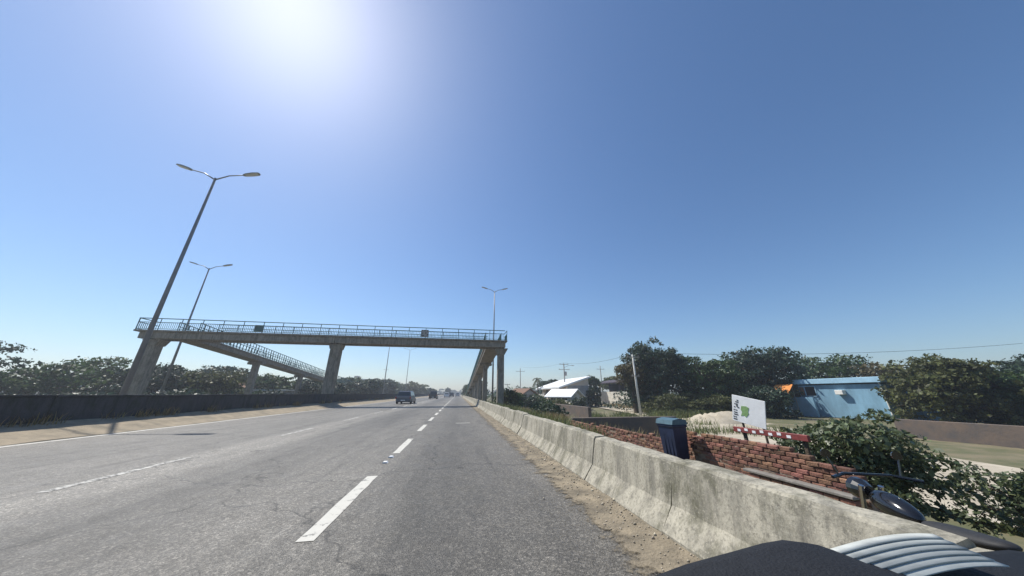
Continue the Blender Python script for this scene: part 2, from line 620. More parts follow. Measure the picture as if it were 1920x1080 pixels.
xs = np.concatenate([[-4000, -2000, -900, -400], np.arange(-200, -30, 10), np.arange(-30, 2, 2), np.arange(2.2, 14, 0.4), np.arange(14, 60, 2), np.arange(60, 200, 10), [250, 400, 900, 2000, 4000]])
ys = np.concatenate([[-400, -100, -30], np.arange(-20, 40, 0.8), np.arange(40, 130, 4), [150, 200, 260, 350, 500, 800, 1400, 2500, 4500]])
XX, YY = np.meshgrid(xs, ys)
ZZ = gz(XX, YY)
rough_amt = ((XX > 2.5) & (XX < 60)) * 1.0
ZZ = ZZ + rough_amt * (wobble(XX, YY, 0.035, 2.1) + wobble(XX, YY, 0.05, 0.7))
V = np.stack([XX, YY, ZZ], -1).reshape(-1, 3)
nx, ny = len(xs), len(ys)
ii = (np.arange(ny - 1)[:, None] * nx + np.arange(nx - 1)[None, :]).ravel()
Fq = np.stack([ii, ii + 1, ii + nx + 1, ii + nx], 1)
ground = link('ground', mesh_np('ground', V, Fq, M['ground']))
ground.data.polygons.foreach_set('use_smooth', [True] * len(ground.data.polygons))
tag(ground, kind='structure')

road = MB().box(-10.9, 2.35, -30, 1500, -0.3, 0.0).build('road', M['asphalt'])
tag(road, kind='structure')
road2 = MB().box(-26.5, -13.6, -30, 1500, -0.3, 0.0).build('opposite_carriageway', M['asphalt'])
tag(road2, kind='structure')


def strip_sheet(name, left, right, zf, material, n_across=6, amp=0.0, parent=None):
    """sheet between two polylines"""
    m = MB()
    L = len(left)
    vs = []
    for (a, b) in zip(left, right):
        for k in range(n_across + 1):
            t = k / n_across
            x, y = a[0] + (b[0] - a[0]) * t, a[1] + (b[1] - a[1]) * t
            vs.append((x, y, zf(x, y, t) + random.uniform(-amp, amp)))
    fs = []
    w = n_across + 1
    for i in range(L - 1):
        for k in range(n_across):
            fs.append((i * w + k, i * w + k + 1, (i + 1) * w + k + 1, (i + 1) * w + k))
    m.add(vs, fs)
    return m.build(name, material, parent, True)


# markings: children of the road
def marking(x, y0, y1, w, m, name='lane_dash', z=0.004):
    mb = MB()
    nseg = max(1, int((y1 - y0) / 0.25)) if y0 < 40 else 1
    vs, fs = [], []
    for i in range(nseg + 1):
        y = y0 + (y1 - y0) * i / nseg
        e = 0.008 if y0 < 40 else 0
        vs += [(x - w / 2 + random.uniform(-e, e), y, z), (x + w / 2 + random.uniform(-e, e), y, z)]
    for i in range(nseg):
        fs.append((2 * i, 2 * i + 1, 2 * i + 3, 2 * i + 2))
    mb.add(vs, fs)
    return mb.build(name, m, road)


for k in range(40):
    y0 = 3.36 + 4.0 * k
    marking(-1.22, y0, y0 + 2.15, 0.15, M['paint'])
for k in range(24):
    y0 = 5.4 + 5.4 * k
    marking(-5.2, y0, y0 + 2.2, 0.13, M['paint'] if 3 < k else M['paint_faint'])
for k in range(20):
    y0 = -6 + 12.0 * k
    marking(-10.62, y0, y0 + 11.95, 0.17, M['paint'], 'edge_line')
marking(0.30, 13.9, 14.05, 0.62, M['paint'], 'paint_mark')
stud = MB().prism([(-0.05, 0.0), (0.05, 0.0), (0.03, 0.022), (-0.03, 0.022)], 'y', -0.05, 0.05).mesh('road_stud', M['sign_white'])
for y in (6.45, 6.95):
    link('road_stud', stud, road, (-1.24, y, 0.001))

# grit against the foot of the barrier
yy = list(np.concatenate([np.arange(-4, 30, 0.35), np.arange(30, 140, 3)]))
inner = [(0.95, y) for y in yy]
outer = [(1.99, y) for y in yy]
gr = strip_sheet('roadside_grit', inner, outer, lambda x, y, t: 0.005 + 0.045 * t ** 3, M['grit'], 10, 0.0015)
tag(gr, kind='structure')
# dirt bank against the median wall
yy = list(np.concatenate([np.arange(-6, 60, 0.6), np.arange(60, 300, 6)]))
bank_r = [(-10.88 + 0.05 * math.sin(y * 0.9) + random.uniform(-0.05, 0.05), y) for y in yy]
bank_l = [(-12.34, y) for y in yy]
bk = strip_sheet('median_dirt_bank', bank_r, bank_l, lambda x, y, t: 0.004 + 0.38 * t ** 1.15, M['dirt'], 8, 0.012)
tag(bk, kind='structure')
md = MB().box(-13.62, -12.3, -30, 1500, -0.3, 0.02).build('median_strip', M['ground'])
tag(md, kind='structure')

# pale dirt street below the highway on the right
lf = [(9.5, -2), (10.5, 6), (11.4, 12), (15.5, 22), (21.0, 34.5), (27.4, 64), (31, 95)]
rt = [(17.5, -2), (18.2, 6), (19.5, 12), (23.5, 22), (25.6, 33), (31.4, 60), (36, 95)]


def dens(pl, n=9):
    out = []
    for a, b in zip(pl[:-1], pl[1:]):
        for k in range(n):
            t = k / n
            out.append((a[0] + (b[0] - a[0]) * t, a[1] + (b[1] - a[1]) * t))
    out.append(pl[-1])
    return out


st = strip_sheet('dirt_street', dens(lf), dens(rt), lambda x, y, t: float(gz(x, y)) + 0.11 + 0.02 * math.sin(x * 1.3) * math.sin(y * 0.9), M['pale_dirt'], 14, 0.006)
tag(st, kind='structure')

# crumbs of stone along the barrier (nobody could count them)
n = 2600
cx = 1.93 - np.abs(rng.normal(0, 0.24, n))
cy = rng.uniform(2, 26, n) ** 1.0
cs = rng.uniform(0.004, 0.014, n) * np.where(rng.random(n) < 0.06, 1.9, 1)
oct_v = np.array([(1, 0, 0), (0, 1, 0), (-1, 0, 0), (0, -1, 0), (0, 0, 0.8), (0, 0, -0.5)], float)
oct_f = np.array([(0, 1, 4), (1, 2, 4), (2, 3, 4), (3, 0, 4), (1, 0, 5), (2, 1, 5), (3, 2, 5), (0, 3, 5)])
vv = oct_v[None] * cs[:, None, None] * rng.uniform(0.6, 1.3, (n, 6, 1))
vv += np.stack([cx, cy, 0.005 + 0.045 * np.clip((cx - 0.95) / 1.04, 0, 1) ** 3 + cs * 0.3], 1)[:, None, :]
ff = (oct_f[None] + (np.arange(n) * 6)[:, None, None]).reshape(-1, 3)
tag(link('gravel_crumbs', mesh_np('gravel_crumbs', vv.reshape(-1, 3), ff, M['stone'])), 'loose stone crumbs scattered along the foot of the concrete barrier', 'gravel', kind='stuff')

# ------------------------------------------------------------------ concrete barrier on the right
prof = [(1.86, -0.05), (1.86, 0.05), (1.995, 0.24), (2.055, 0.585), (2.075, 0.605), (2.235, 0.605), (2.255, 0.585), (2.31, 0.24), (2.44, 0.05), (2.44, -0.2)]
barrier = thing('concrete_barrier', 'long weathered grey concrete barrier along the right edge of the road', 'barrier', (0, 0, 0))


def barrier_mesh(L, seed):
    rr = random.Random(seed)
    ny_ = max(2, int(L / 0.14))
    rings = []
    for i in range(ny_ + 1):
        y = 0.008 + (L - 0.016) * i / ny_
        e = 0.02 if i in (0, ny_) else 0
        ring = []
        for (x, z) in prof:
            cxm = 2.155
            jx = rr.gauss(0, 0.004)
            jz = rr.gauss(0, 0.004) if z > 0.1 else 0
            f = 1 - e
            ring.append((cxm + (x - cxm) * f + jx, y, z * (1 - e * 0.6) + jz))
        rings.append(ring)
    # chipped corners at the joints
    for r_ in (rings[0], rings[-1]):
        for q in (3, 4):
            x, y, z = r_[q]
            d = rr.uniform(0, 0.035)
            r_[q] = (x + d * 0.5, y, z - d)
    return MB().loft(rings).mesh('barrier_panel', M['barrier'])


variants = [barrier_mesh(1.7, s) for s in range(6)]
y = 2.89 - 1.7 * 4
k = 0
while y < 40:
    link('barrier_panel', variants[k % 6], barrier, (random.uniform(-0.008, 0.008), y, random.uniform(-0.006, 0.006)), (0, random.uniform(-0.008, 0.008), 0))
    y += 1.7
    k += 1
far_v = barrier_mesh(8.5, 99)
while y < 180:
    link('barrier_panel', far_v, barrier, (0, y, 0))
    y += 8.5

# ------------------------------------------------------------------ median wall on the left
mwall = thing('median_wall', 'long concrete wall, coloured dark for its shaded face, dividing the carriageways on the left', 'wall', (0, 0, 0))
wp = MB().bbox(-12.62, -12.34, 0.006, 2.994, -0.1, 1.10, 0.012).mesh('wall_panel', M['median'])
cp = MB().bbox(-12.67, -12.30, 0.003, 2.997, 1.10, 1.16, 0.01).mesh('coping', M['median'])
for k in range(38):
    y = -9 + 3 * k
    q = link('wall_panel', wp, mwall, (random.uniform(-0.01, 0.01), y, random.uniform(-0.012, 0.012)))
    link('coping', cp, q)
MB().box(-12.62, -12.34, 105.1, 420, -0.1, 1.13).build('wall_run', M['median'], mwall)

# ------------------------------------------------------------------ footbridge
B0, B1 = 33.5, 35.6
XL, XR = -31.0, 5.35
fb = thing('footbridge', 'concrete footbridge with green railings crossing over the highway', 'footbridge', (0, 0, 0))
for (ga, gb) in ((XL + 0.4, -13.17), (-13.13, XR - 0.2)):
    for (ya, yb) in ((B0 + 0.12, B0 + 0.62), (B1 - 0.62, B1 - 0.12)):
        MB().bbox(ga, gb, ya, yb, 6.22, 6.86, 0.03).build('girder', M['bridge'], fb)
for bx_ in (-29.9, -29.5, -13.4, -12.9, 4.5, 4.9):
    for by_ in (B0 + 0.37, B1 - 0.37):
        MB().box(bx_ - 0.12, bx_ + 0.12, by_ - 0.15, by_ + 0.15, 6.18, 6.222).build('bearing_pad', M['rubber'], fb)
for dx_ in range(10):
    MB().tube([(-27.5 + 3.4 * dx_, B0 + 0.06, 6.9), (-27.5 + 3.4 * dx_, B0 + 0.06, 6.68)], 0.035, 7).build('drain_spout', M['pole'], fb)
MB().bbox(XL, XR, B0 - 0.06, B1 + 0.06, 6.864, 7.03, 0.02).build('deck_slab', M['bridge'], fb)


def pier(parent, x, y, z0, z1, w, d, capw=None, caph=0.5):
    m = MB()
    m.bbox(x - w / 2, x + w / 2, y - d / 2, y + d / 2, z0, z1 - caph, 0.04)
    p = m.build('pier', M['bridge'], parent)
    if capw:
        c = MB().prism([(x - w / 2 - 0.02, z1 - caph - 0.15), (x + w / 2 + 0.02, z1 - caph - 0.15), (x + capw / 2, z1 - 0.003), (x - capw / 2, z1 - 0.003)], 'y', y - d / 2 - 0.12, y + d / 2 + 0.12)
        c.build('pier_cap', M['bridge'], p)
    return p


pier(fb, -29.7, 34.55, -0.6, 6.18, 0.82, 0.9, 1.5, 0.4)
pier(fb, -13.15, 34.55, -0.3, 6.18, 0.95, 0.9, 1.25, 0.35)
pier(fb, 4.72, 34.55, -0.7, 6.18, 0.72, 0.9, 1.6, 0.6)


def railing_mesh(L, h=1.12, slope=0.0, n_bal=11, name='railing_panel', full=False):
    m = MB()

    def seg(x0, z0, x1, z1, r):
        m.tube([(x0, 0, z0 - slope * x0), (x1, 0, z1 - slope * x1)], r, 5)
    seg(0.03, 0.0, 0.03, h, 0.034)
    seg(0, h, L, h, 0.046)
    seg(0, 0.66 * h, L, 0.66 * h, 0.034)
    seg(0, 0.10, L, 0.10, 0.026)
    for i in range(1, n_bal):
        x = 0.03 + (L - 0.03) * i / n_bal
        seg(x, 0.10, x, h if full else 0.66 * h, 0.055 if full else 0.017)
    return m.mesh(name, M['green_rail'])


PL = 1.8
rp = railing_mesh(PL)
nb = int((XR - XL - 0.1) / PL)
for side, yy_ in ((0, B0 + 0.02), (1, B1 - 0.02)):
    for k in range(nb + 1):
        x = XL + 0.05 + PL * k
        if x + PL > XR + 0.3:
            break
        # the far rail is open where the ramps start
        if side == 1 and (x < -27.0 or x > 2.4):
            continue
        link('railing_panel', rp, fb, (x, yy_, 7.03))
erp = railing_mesh(B1 - B0 - 0.1)
for x in (XL + 0.05, XR - 0.05):
    link('railing_panel', erp, fb, (x, B0 + 0.05, 7.03), (0, 0, R(90)))
# plates fixed to the railing
pl1 = MB().bbox(-20.85, -20.0, B0 - 0.075, B0 - 0.025, 7.15, 7.82, 0.012).build('green_plate', M['green_rail'])
tag(pl1, 'dark green plate fixed to the footbridge railing left of its middle pier', 'plate')
pl2 = thing('marked_plate', 'small pale grey plate with dark marks on the footbridge railing, over the lanes', 'plate', (-4.0, B0 - 0.05, 7.14))
MB().bbox(-0.4, 0.4, -0.02, 0.02, 0, 0.78, 0.01).build('board', M['grey_wall'], pl2)
for (a, b) in ((-0.33, 0.6), (0.2, 0.6), (-0.07, 0.62), (-0.3, 0.34), (0.05, 0.36), (-0.2, 0.06), (0.22, 0.16), (-0.33, 0.1)):
    MB().box(a, a + 0.12, -0.026, -0.021, b, b + 0.13).build('mark', M['sign_ink'], pl2)


def ramp(name, label, x0, x1, ystart, z_start, slope, yend, pier_ys, base):
    t = thing(name, label, 'ramp', ((x0 + x1) / 2, ystart, 0))
    ox, oy = (x0 + x1) / 2, ystart
    hw = (x1 - x0) / 2
    L = yend - ystart
    m = MB()
    zt0, zt1 = z_start, z_start - slope * L
    m.prism([(0, zt0 - 0.17), (L, zt1 - 0.17), (L, zt1 - 0.60), (0, zt0 - 0.60)], 'x', -hw + 0.12, hw - 0.12)
    m.build('ramp_girder', M['bridge'], t)
    MB().prism([(0, zt0), (L, zt1), (L, zt1 - 0.166), (0, zt0 - 0.166)], 'x', -hw, hw).build('ramp_deck', M['bridge'], t)
    rm = railing_mesh(1.8, 1.25, slope, 3, full=True)
    for sx in (-hw + 0.04, hw - 0.04):
        for k in range(int(L / 1.8)):
            yk = 1.8 * k
            link('railing_panel', rm, t, (sx, yk, z_start - slope * yk), (0, 0, R(90)))
    for py in pier_ys:
        zz = z_start - slope * (py - oy) - 0.60
        MB().bbox(-0.32, 0.32, py - oy - 0.35, py - oy + 0.35, base, zz - 0.004, 0.03).build('ramp_pier', M['bridge'], t)
        MB().bbox(-hw + 0.05, hw - 0.05, py - oy - 0.42, py - oy + 0.42, zz - 0.35, zz - 0.008, 0.03).build('pier_head', M['bridge'], t)
    return t


ramp('access_ramp', 'long sloping footbridge ramp with green railings left of the highway', -29.3, -27.3, B1 + 0.07, 7.0, 0.081, 112, (48, 61, 74, 87), -0.6)
ramp('access_ramp', 'concrete footbridge ramp running downhill beside the right barrier', 2.95, 4.95, B1 + 0.07, 7.0, 0.081, 112, (46, 57, 68, 79, 90), -0.6)


# ------------------------------------------------------------------ street lamps
def lamp(label, x, y, H, arm=2.0, rz=0.0, two=True, pr=0.11, base=-0.1):
    t = thing('street_lamp', label, 'street lamp', (x, y, base), rz, 'tall street lamps along the highway')
    MB().tube([(0, 0, 0), (0, 0, H * 0.5), (0, 0, H - base)], [pr * 1.35, pr, pr * 0.62], 10).build('pole', M['pole'], t, True)
    MB().bbox(-0.22, 0.22, -0.22, 0.22, 0, 0.05, 0.01).build('base_plate', M['pole'], t)
    for s in ((-1, 1) if two else (1,)):
        z = H - base
        a = MB().tube([(0, 0, z - 0.15), (s * 0.35 * arm, 0, z + 0.18 * arm * 0.8), (s * 0.75 * arm, 0, z + 0.33 * arm * 0.7)], [0.05, 0.042, 0.036], 7).build('arm', M['pole'], t, True)
        tx, tz = s * 0.72 * arm, z + 0.33 * arm * 0.68
        h = MB()
        ln = 1.05
        dz = ln * 0.28
        sec = [(0.0, 0.07, 0.05), (0.15, 0.15, 0.07), (0.55, 0.19, 0.08), (0.9, 0.17, 0.05), (1.0, 0.10, 0.02)]
        rings = []
        for (u, w, hh) in sec:
            px_, pz_ = tx + s * u * ln, tz + u * dz
            rings.append([(px_, -w, pz_ - 0.03), (px_, w, pz_ - 0.03), (px_, w * 0.75, pz_ + hh), (px_, -w * 0.75, pz_ + hh)])
        h.loft(rings)
        ho = h.build('lamp_head', M['lamp_head'], t)
        q = MB()
        q.loft([[(tx + s * u * ln, -w * 0.8, tz + u * dz - 0.055), (tx + s * u * ln, w * 0.8, tz + u * dz - 0.055), (tx + s * u * ln, w * 0.8, tz + u * dz - 0.034), (tx + s * u * ln, -w * 0.8, tz + u * dz - 0.034)] for (u, w, hh) in sec[1:4]])
        q.build('lens', M['lens'], ho)
    return t


lamp('tallest looking twin-arm street lamp, nearest on the left before the footbridge', -18.6, 21.0, 16.2, 2.3)
lamp('twin-arm street lamp rising behind the left end of the footbridge', -33.6, 42.0, 16.9, 2.0)
lamp('twin-arm street lamp rising behind the right end of the footbridge', 4.95 + 0.35, 47.5, 17.9, 1.7)
lamp('slim street lamp under the footbridge left of the lanes, nearer of the two there', -21.6, 96.0, 16.4, 1.8)
lamp('slim twin-arm street lamp far off above the dome shaped tree', -21.5, 134.0, 19.0, 2.2)


# ------------------------------------------------------------------ utility poles and cables
def utility_pole(label, x, y, H, arms=((0.35, 1.6),), m='upole', transformer=False, light=None, rz=0.0, r=0.13, tilt=0.0):
    b = float(gz(x, y))
    t = thing('utility_pole', label, 'utility pole', (x, y, b - 0.1), rz, 'utility poles along the side street')
    t.rotation_euler = (0, tilt, rz)
    MB().tube([(0, 0, 0), (0, 0, H)], [r * 1.25, r * 0.75], 9).build('pole', M[m], t, True)
    for (dz, w) in arms:
        ca = MB().bbox(-w / 2, w / 2, -0.16, -0.06, H - dz - 0.05, H - dz + 0.05, 0.01).build('crossarm', M['upole'], t)
        for k in range(3):
            xx = -w / 2 + 0.1 + (w - 0.2) * k / 2
            MB().tube([(xx, -0.11, H - dz + 0.05), (xx, -0.11, H - dz + 0.12), (xx, -0.11, H - dz + 0.2)], [0.03, 0.055, 0.025], 6).build('insulator', M['ledge'], ca)
    if transformer:
        MB().tube([(0.32, 0, H - 2.6), (0.32, 0, H - 2.5), (0.32, 0, H - 1.75), (0.32, 0, H - 1.7)], [0.2, 0.24, 0.24, 0.15], 10).build('transformer', M['grey_wall'], t)
    if light:
        a = MB().tube([(0, 0, H - 0.9), (light * 0.6, 0, H - 0.45), (light, 0, H - 0.4)], 0.035, 6).build('light_arm', M['pole'], t)
        MB().bbox(min(light, light * 1.35), max(light, light * 1.35), -0.1, 0.1, H - 0.47, H - 0.36, 0.02).build('lamp_head', M['lamp_head'], a)
    return t


utility_pole('grey utility pole with one crossarm above the flat white roof', 18.4, 90.0, 9.8, ((0.9, 2.8),))
utility_pole('grey utility pole with a transformer beside the white gabled roof', 22.3, 62.0, 8.7, ((0.2, 2.0), (1.3, 2.4)), transformer=True, light=1.7)
utility_pole('thin utility pole behind the dark roofed bar', 38.6, 78.0, 9.8, ((0.9, 2.2),))
utility_pole('pale whitewashed utility pole beside the big dark tree', 20.7, 33.0, 7.0, ((0.3, 1.6), (2.5, 1.0)), m='pale_pole', r=0.12)
utility_pole('thin utility pole far off left of the grey car', -31.6, 140.0, 12.5, ((0.8, 2.0),))
utility_pole('short lamp post with a flat head beside the right ramp', 11.2, 70.0, 4.6, ((0.1, 1.3),), r=0.07)


def cable(label, a, b, sag, r=0.014, n=14):
    pts = []
    a, b = Vector(a), Vector(b)
    for i in range(n + 1):
        t = i / n
        p = a.lerp(b, t)
        p.z -= sag * 4 * t * (1 - t)
        pts.append(p)
    o = MB().tube(pts, r, 5, False).build('power_cable', M['wire'])
    return tag(o, label, 'cable', 'overhead power cables')


cable('upper cable running right from the pale utility pole over the trees', (20.9, 33.0, 5.9), (75, 27, 7.6), 0.7, 0.02)
cable('cable from the pale utility pole to the transformer pole', (20.7, 32.9, 5.75), (22.3, 62, 7.5), 0.6)
cable('cable from the transformer pole to the pole above the flat white roof', (22.3, 62, 7.5), (18.4, 90, 8.9), 0.6)
cable('lower cable running right from the pale utility pole', (20.9, 33.0, 3.6), (75, 27, 4.8), 0.9, 0.018)


# ------------------------------------------------------------------ vegetation
def leaf_mesh(name, blobs, n, size, material, seed, clumps=26, shell=0.78, sig=0.2, flat=0.35, droop=0.0, fill=True):
    g = np.random.default_rng(seed)
    blobs = [(np.array(c, float), np.array(r, float)) for c, r in blobs]
    w = np.array([(r[0] * r[1] * r[2]) ** (2 / 3) for c, r in blobs])
    w /= w.sum()
    P, N = [], []
    for (c, r), wi in zip(blobs, w):
        k = max(20, int(n * wi))
        d = g.normal(size=(clumps, 3))
        d /= np.linalg.norm(d, axis=1)[:, None]
        if not fill:
            d[:, 2] = np.where(d[:, 2] < -0.35, -d[:, 2] * 0.5, d[:, 2])
        rad = shell + (1 - shell) * g.random(clumps) - 0.35 * (g.random(clumps) < 0.3) * g.random(clumps)
        cc = d * rad[:, None]
        csz = g.uniform(0.45, 1.45, clumps)
        pk = csz ** 2 / (csz ** 2).sum()
        which = g.choice(clumps, k, p=pk)
        off = g.normal(size=(k, 3))
        off /= np.linalg.norm(off, axis=1)[:, None] + 1e-9
        off *= (g.random(k) ** 0.45 * 1.75 * sig)[:, None] * csz[which][:, None]
        off[:, 2] *= 0.62
        p = cc[which] + off
        P.append(c + p * r)
        nn = d[which] * 0.6 + g.normal(size=(k, 3)) * 0.8
        nn[:, 2] += flat
        N.append(nn)
    P = np.concatenate(P)
    N = np.concatenate(N)
    N /= np.linalg.norm(N, axis=1)[:, None] + 1e-9
    k = len(P)
    T = np.cross(N, g.normal(size=(k, 3)))
    T /= np.linalg.norm(T, axis=1)[:, None] + 1e-9
    T[:, 2] -= droop
    Bv = np.cross(N, T)
    s = size * (0.45 + 1.0 * g.random(k) ** 1.6)[:, None] * 1.15
    v0 = P - T * s * 0.5
    v2 = P + T * s * 0.5
    v1 = P + Bv * s * 0.3 - N * s * 0.06
    v3 = P - Bv * s * 0.3 - N * s * 0.06
    V_ = np.stack([v0, v1, v2, v3], 1).reshape(-1, 3)
    F_ = np.arange(4 * k).reshape(-1, 4)
    return mesh_np(name, V_, F_, material)


def trunk_mesh(top, blobs, r0, seed, bend=0.3):
    rr = random.Random(seed)
    m = MB()
    top = Vector(top)
    p1 = Vector((rr.uniform(-bend, bend), rr.uniform(-bend, bend), top.z * 0.5))
    m.tube([(0, 0, -0.15), (0, 0, 0.15), p1, top], [r0 * 1.5, r0, r0 * 0.8, r0 * 0.6], 9)
    for c, r in blobs:
        c = Vector(c)
        s = p1.lerp(top, rr.uniform(0.3, 1.0))
        mid = s.lerp(c, 0.5) + Vector((rr.uniform(-.3, .3), rr.uniform(-.3, .3), 0.15 * (c - s).length))
        m.tube([s, mid, c], [r0 * 0.5, r0 * 0.32, r0 * 0.1], 6)
        for q in range(3):
            e = c + Vector((rr.uniform(-1, 1) * r[0], rr.uniform(-1, 1) * r[1], rr.uniform(-0.2, 0.9) * r[2])) * 0.75
            m.tube([mid.lerp(c, 0.5), e], [r0 * 0.2, r0 * 0.05], 5)
    return m.mesh('trunk', M['bark'], True)


def auto_blobs(rx, ry, z0, z1, nb, seed, skirt=False):
    rr = random.Random(seed)
    zc, rz = (z0 + z1) / 2, (z1 - z0) / 2
    out = [((0, 0, zc), (rx * 0.62, ry * 0.62, rz * 0.72))]
    for k in range(nb):
        a = 2 * math.pi * (k + rr.random() * 0.7) / nb
        el = rr.uniform(-0.45, 0.85)
        ca = math.cos(el)
        f = rr.uniform(0.5, 0.66)
        s = rr.uniform(0.3, 0.46)
        out.append(((rx * f * ca * math.cos(a), ry * f * ca * math.sin(a), zc + rz * f * math.sin(el) * 1.1), (rx * s, ry * s, rz * s * 1.05)))
    if skirt:
        ns = 6
        for k in range(ns):
            a = 2 * math.pi * (k + rr.random() * 0.6) / ns
            s = rr.uniform(0.26, 0.36)
            out.append(((rx * 0.62 * math.cos(a), ry * 0.62 * math.sin(a), z0 + rz * rr.uniform(0.3, 0.55)), (rx * s, ry * s, rz * 0.42)))
    return out


def tree(label, x, y, rx, z0, z1, n, size, m='leaf', seed=1, nb=8, ry=None, r0=None, cat='tree', name='leafy_tree', group=None, base=None, **kw):
    b = float(gz(x, y)) if base is None else base
    t = thing(name, label, cat, (x, y, b), 0, group)
    bl = auto_blobs(rx, ry or rx, z0 - b, z1 - b, nb, seed, z0 - b < 0.7)
    link('crown', leaf_mesh('crown', bl, n, size, M[m], seed, **kw), t)
    link('trunk', trunk_mesh((0, 0, (z0 - b) + 0.35 * (z1 - z0)), bl, r0 or max(0.08, 0.045 * (z1 - b)), seed), t)
    return t


G_R = 'trees behind the side street'
tree('largest dark tree, rounded, behind the pale utility pole', 26.6, 37.5, 4.9, -1.0, 8.7, 24000, 0.27, 'leaf_dark', 11, 15, group=G_R)
tree('thin airy olive tree at the left flank of the largest dark tree', 22.9, 37.4, 2.3, 0.8, 6.0, 4200, 0.24, 'leaf_brown', 12, 7, group=G_R, clumps=16, sig=0.26)
tree('dark green tree just right of the largest tree', 31.4, 34.0, 4.2, -1.0, 6.5, 16000, 0.27, 'leaf', 13, 13, group=G_R)
tree('broad dark tree left above the blue building', 40.5, 34.5, 6.0, -1.0, 8.3, 20000, 0.30, 'leaf_dark', 14, 14, group=G_R)
tree('rounded tree behind the blue building', 54.0, 36.0, 5.6, -1.0, 7.2, 10000, 0.36, 'leaf', 15, 10, group=G_R)
tree('dry olive brown tree above the right end of the blue building', 53.0, 28.0, 5.2, -1.0, 5.3, 11000, 0.34, 'leaf_brown', 16, 10, group=G_R)
tree('olive bushy tree covering the right side of the blue building', 40.4, 19.4, 3.4, -1.25, 4.8, 14000, 0.26, 'leaf_olive', 17, 12, group=G_R)
tree('dense dark tree right of the olive bushy tree', 45.0, 17.5, 3.8, -1.25, 3.6, 13000, 0.30, 'leaf', 18, 11, group=G_R)
tree('olive tree at the far right edge, lower one', 40.5, 12.0, 3.6, -1.25, 4.4, 11000, 0.30, 'leaf_olive', 19, 10, group=G_R)
tree('tall dark tree at the far right edge, rearmost', 62.0, 20.0, 6.5, -1.0, 7.2, 9000, 0.42, 'leaf_dark', 20, 10, group=G_R)
tree('weedy green bush mound under the largest dark tree', 24.2, 33.0, 2.9, -1.4, 1.5, 10000, 0.17, 'leaf_olive', 21, 9, cat='bush', name='bush', r0=0.05)
tree('low green bush right of the pale utility pole foot', 28.2, 31.6, 3.0, -1.4, 1.4, 9000, 0.17, 'leaf_olive', 22, 9, cat='bush', name='bush', r0=0.05)
tree('dark bush left of the orange and white awning', 33.0, 29.0, 3.0, -1.4, 2.4, 9000, 0.22, 'leaf_dark', 23, 9, cat='bush', name='bush', r0=0.06)
# glossy shrub close behind the brick wall
tree('glossy broad-leaved shrub hanging over the brick wall', 6.55, 4.45, 1.1, -0.5, 0.98, 12500, 0.072, 'leaf_gloss', 31, 13, ry=1.0, cat='shrub', name='shrub', r0=0.035, base=-0.6, clumps=30, sig=0.17)
tree('smaller glossy shrub at the far right behind the brick wall', 8.6, 3.9, 0.75, -0.9, 0.25, 3000, 0.08, 'leaf_gloss', 32, 6, cat='shrub', name='shrub', r0=0.03, base=-0.9)
# middle distance right, around the houses and ramp
G_M = 'trees around the houses beyond the side street'
tree('dark tree behind the white gabled roof', 26.0, 84.0, 4.6, 0.4, 5.6, 6000, 0.45, 'leaf_dark', 41, 7, group=G_M)
tree('small dark tree between the gabled roof and the bar', 25.4, 54.8, 1.5, -1.1, 3.4, 4000, 0.30, 'leaf_dark', 42, 7, group=G_M)
tree('leafy tree above the dark roof of the bar', 30.0, 66.0, 2.2, 1.0, 5.5, 3000, 0.35, 'leaf', 43, 6, group=G_M)
tree('tree behind the bar, right of its ridge', 42.0, 76.0, 5.0, 0.5, 6.4, 6000, 0.42, 'leaf_olive', 44, 7, group=G_M)
tree('bush at the foot of the right footbridge pier', 5.9, 36.5, 1.7, -0.5, 1.9, 4000, 0.2, 'leaf_olive', 45, 7, cat='bush', name='bush', r0=0.05)
tree('dark bush behind the right footbridge pier', 7.0, 42.0, 2.2, -0.5, 2.0, 4500, 0.24, 'leaf', 46, 7, cat='bush', name='bush', r0=0.05)
tree('round bush in front of the flat roofed shed', 11.0, 52.0, 2.6, -1.2, 1.5, 4500, 0.28, 'leaf_dark', 47, 7, cat='bush', name='bush', r0=0.05)
tree('bush left of the pink walled house', 14.8, 56.0, 1.9, -1.2, 1.4, 3500, 0.26, 'leaf', 48, 7, cat='bush', name='bush', r0=0.05)
tree('dark shrub behind the weeds, between the barrier and the yard wall', 7.2, 24.0, 1.6, -1.2, 0.75, 3500, 0.16, 'leaf_dark', 111, 8, cat='shrub', name='shrub', r0=0.04)
tree('round green shrub next to the low brown yard wall', 8.2, 30.0, 1.6, -1.2, 0.9, 3500, 0.17, 'leaf', 112, 8, cat='shrub', name='shrub', r0=0.04)
tree('spreading olive shrub before the long whitish yard wall', 13.4, 40.0, 2.0, -1.2, 0.8, 4000, 0.2, 'leaf_olive', 113, 8, cat='shrub', name='shrub', r0=0.04)
tree('dark shrub beside the foot of the transformer pole', 19.0, 47.0, 1.7, -1.2, 1.0, 3500, 0.2, 'leaf_dark', 114, 8, cat='shrub', name='shrub', r0=0.04)
G_V = 'roadside trees beyond the right ramp'
for i, (x, y, rx, z1, m) in enumerate([(5.6, 84, 2.6, 5.0, 'leaf_olive'), (5.0, 98, 3.0, 6.2, 'leaf'), (4.9, 118, 3.4, 5.6, 'leaf_dark'), (5.5, 145, 4.0, 5.6, 'leaf')]):
    tree(['olive tree beside the middle of the right ramp, nearest of the roadside trees', 'roadside tree at the foot of the right ramp, second from the footbridge',
          'dark roadside tree just past the foot of the right ramp', 'last tree of the row beside the vanishing road'][i], x, y, rx, -0.4, z1, 5000, 0.42, m, 51 + i, 7, group=G_V)
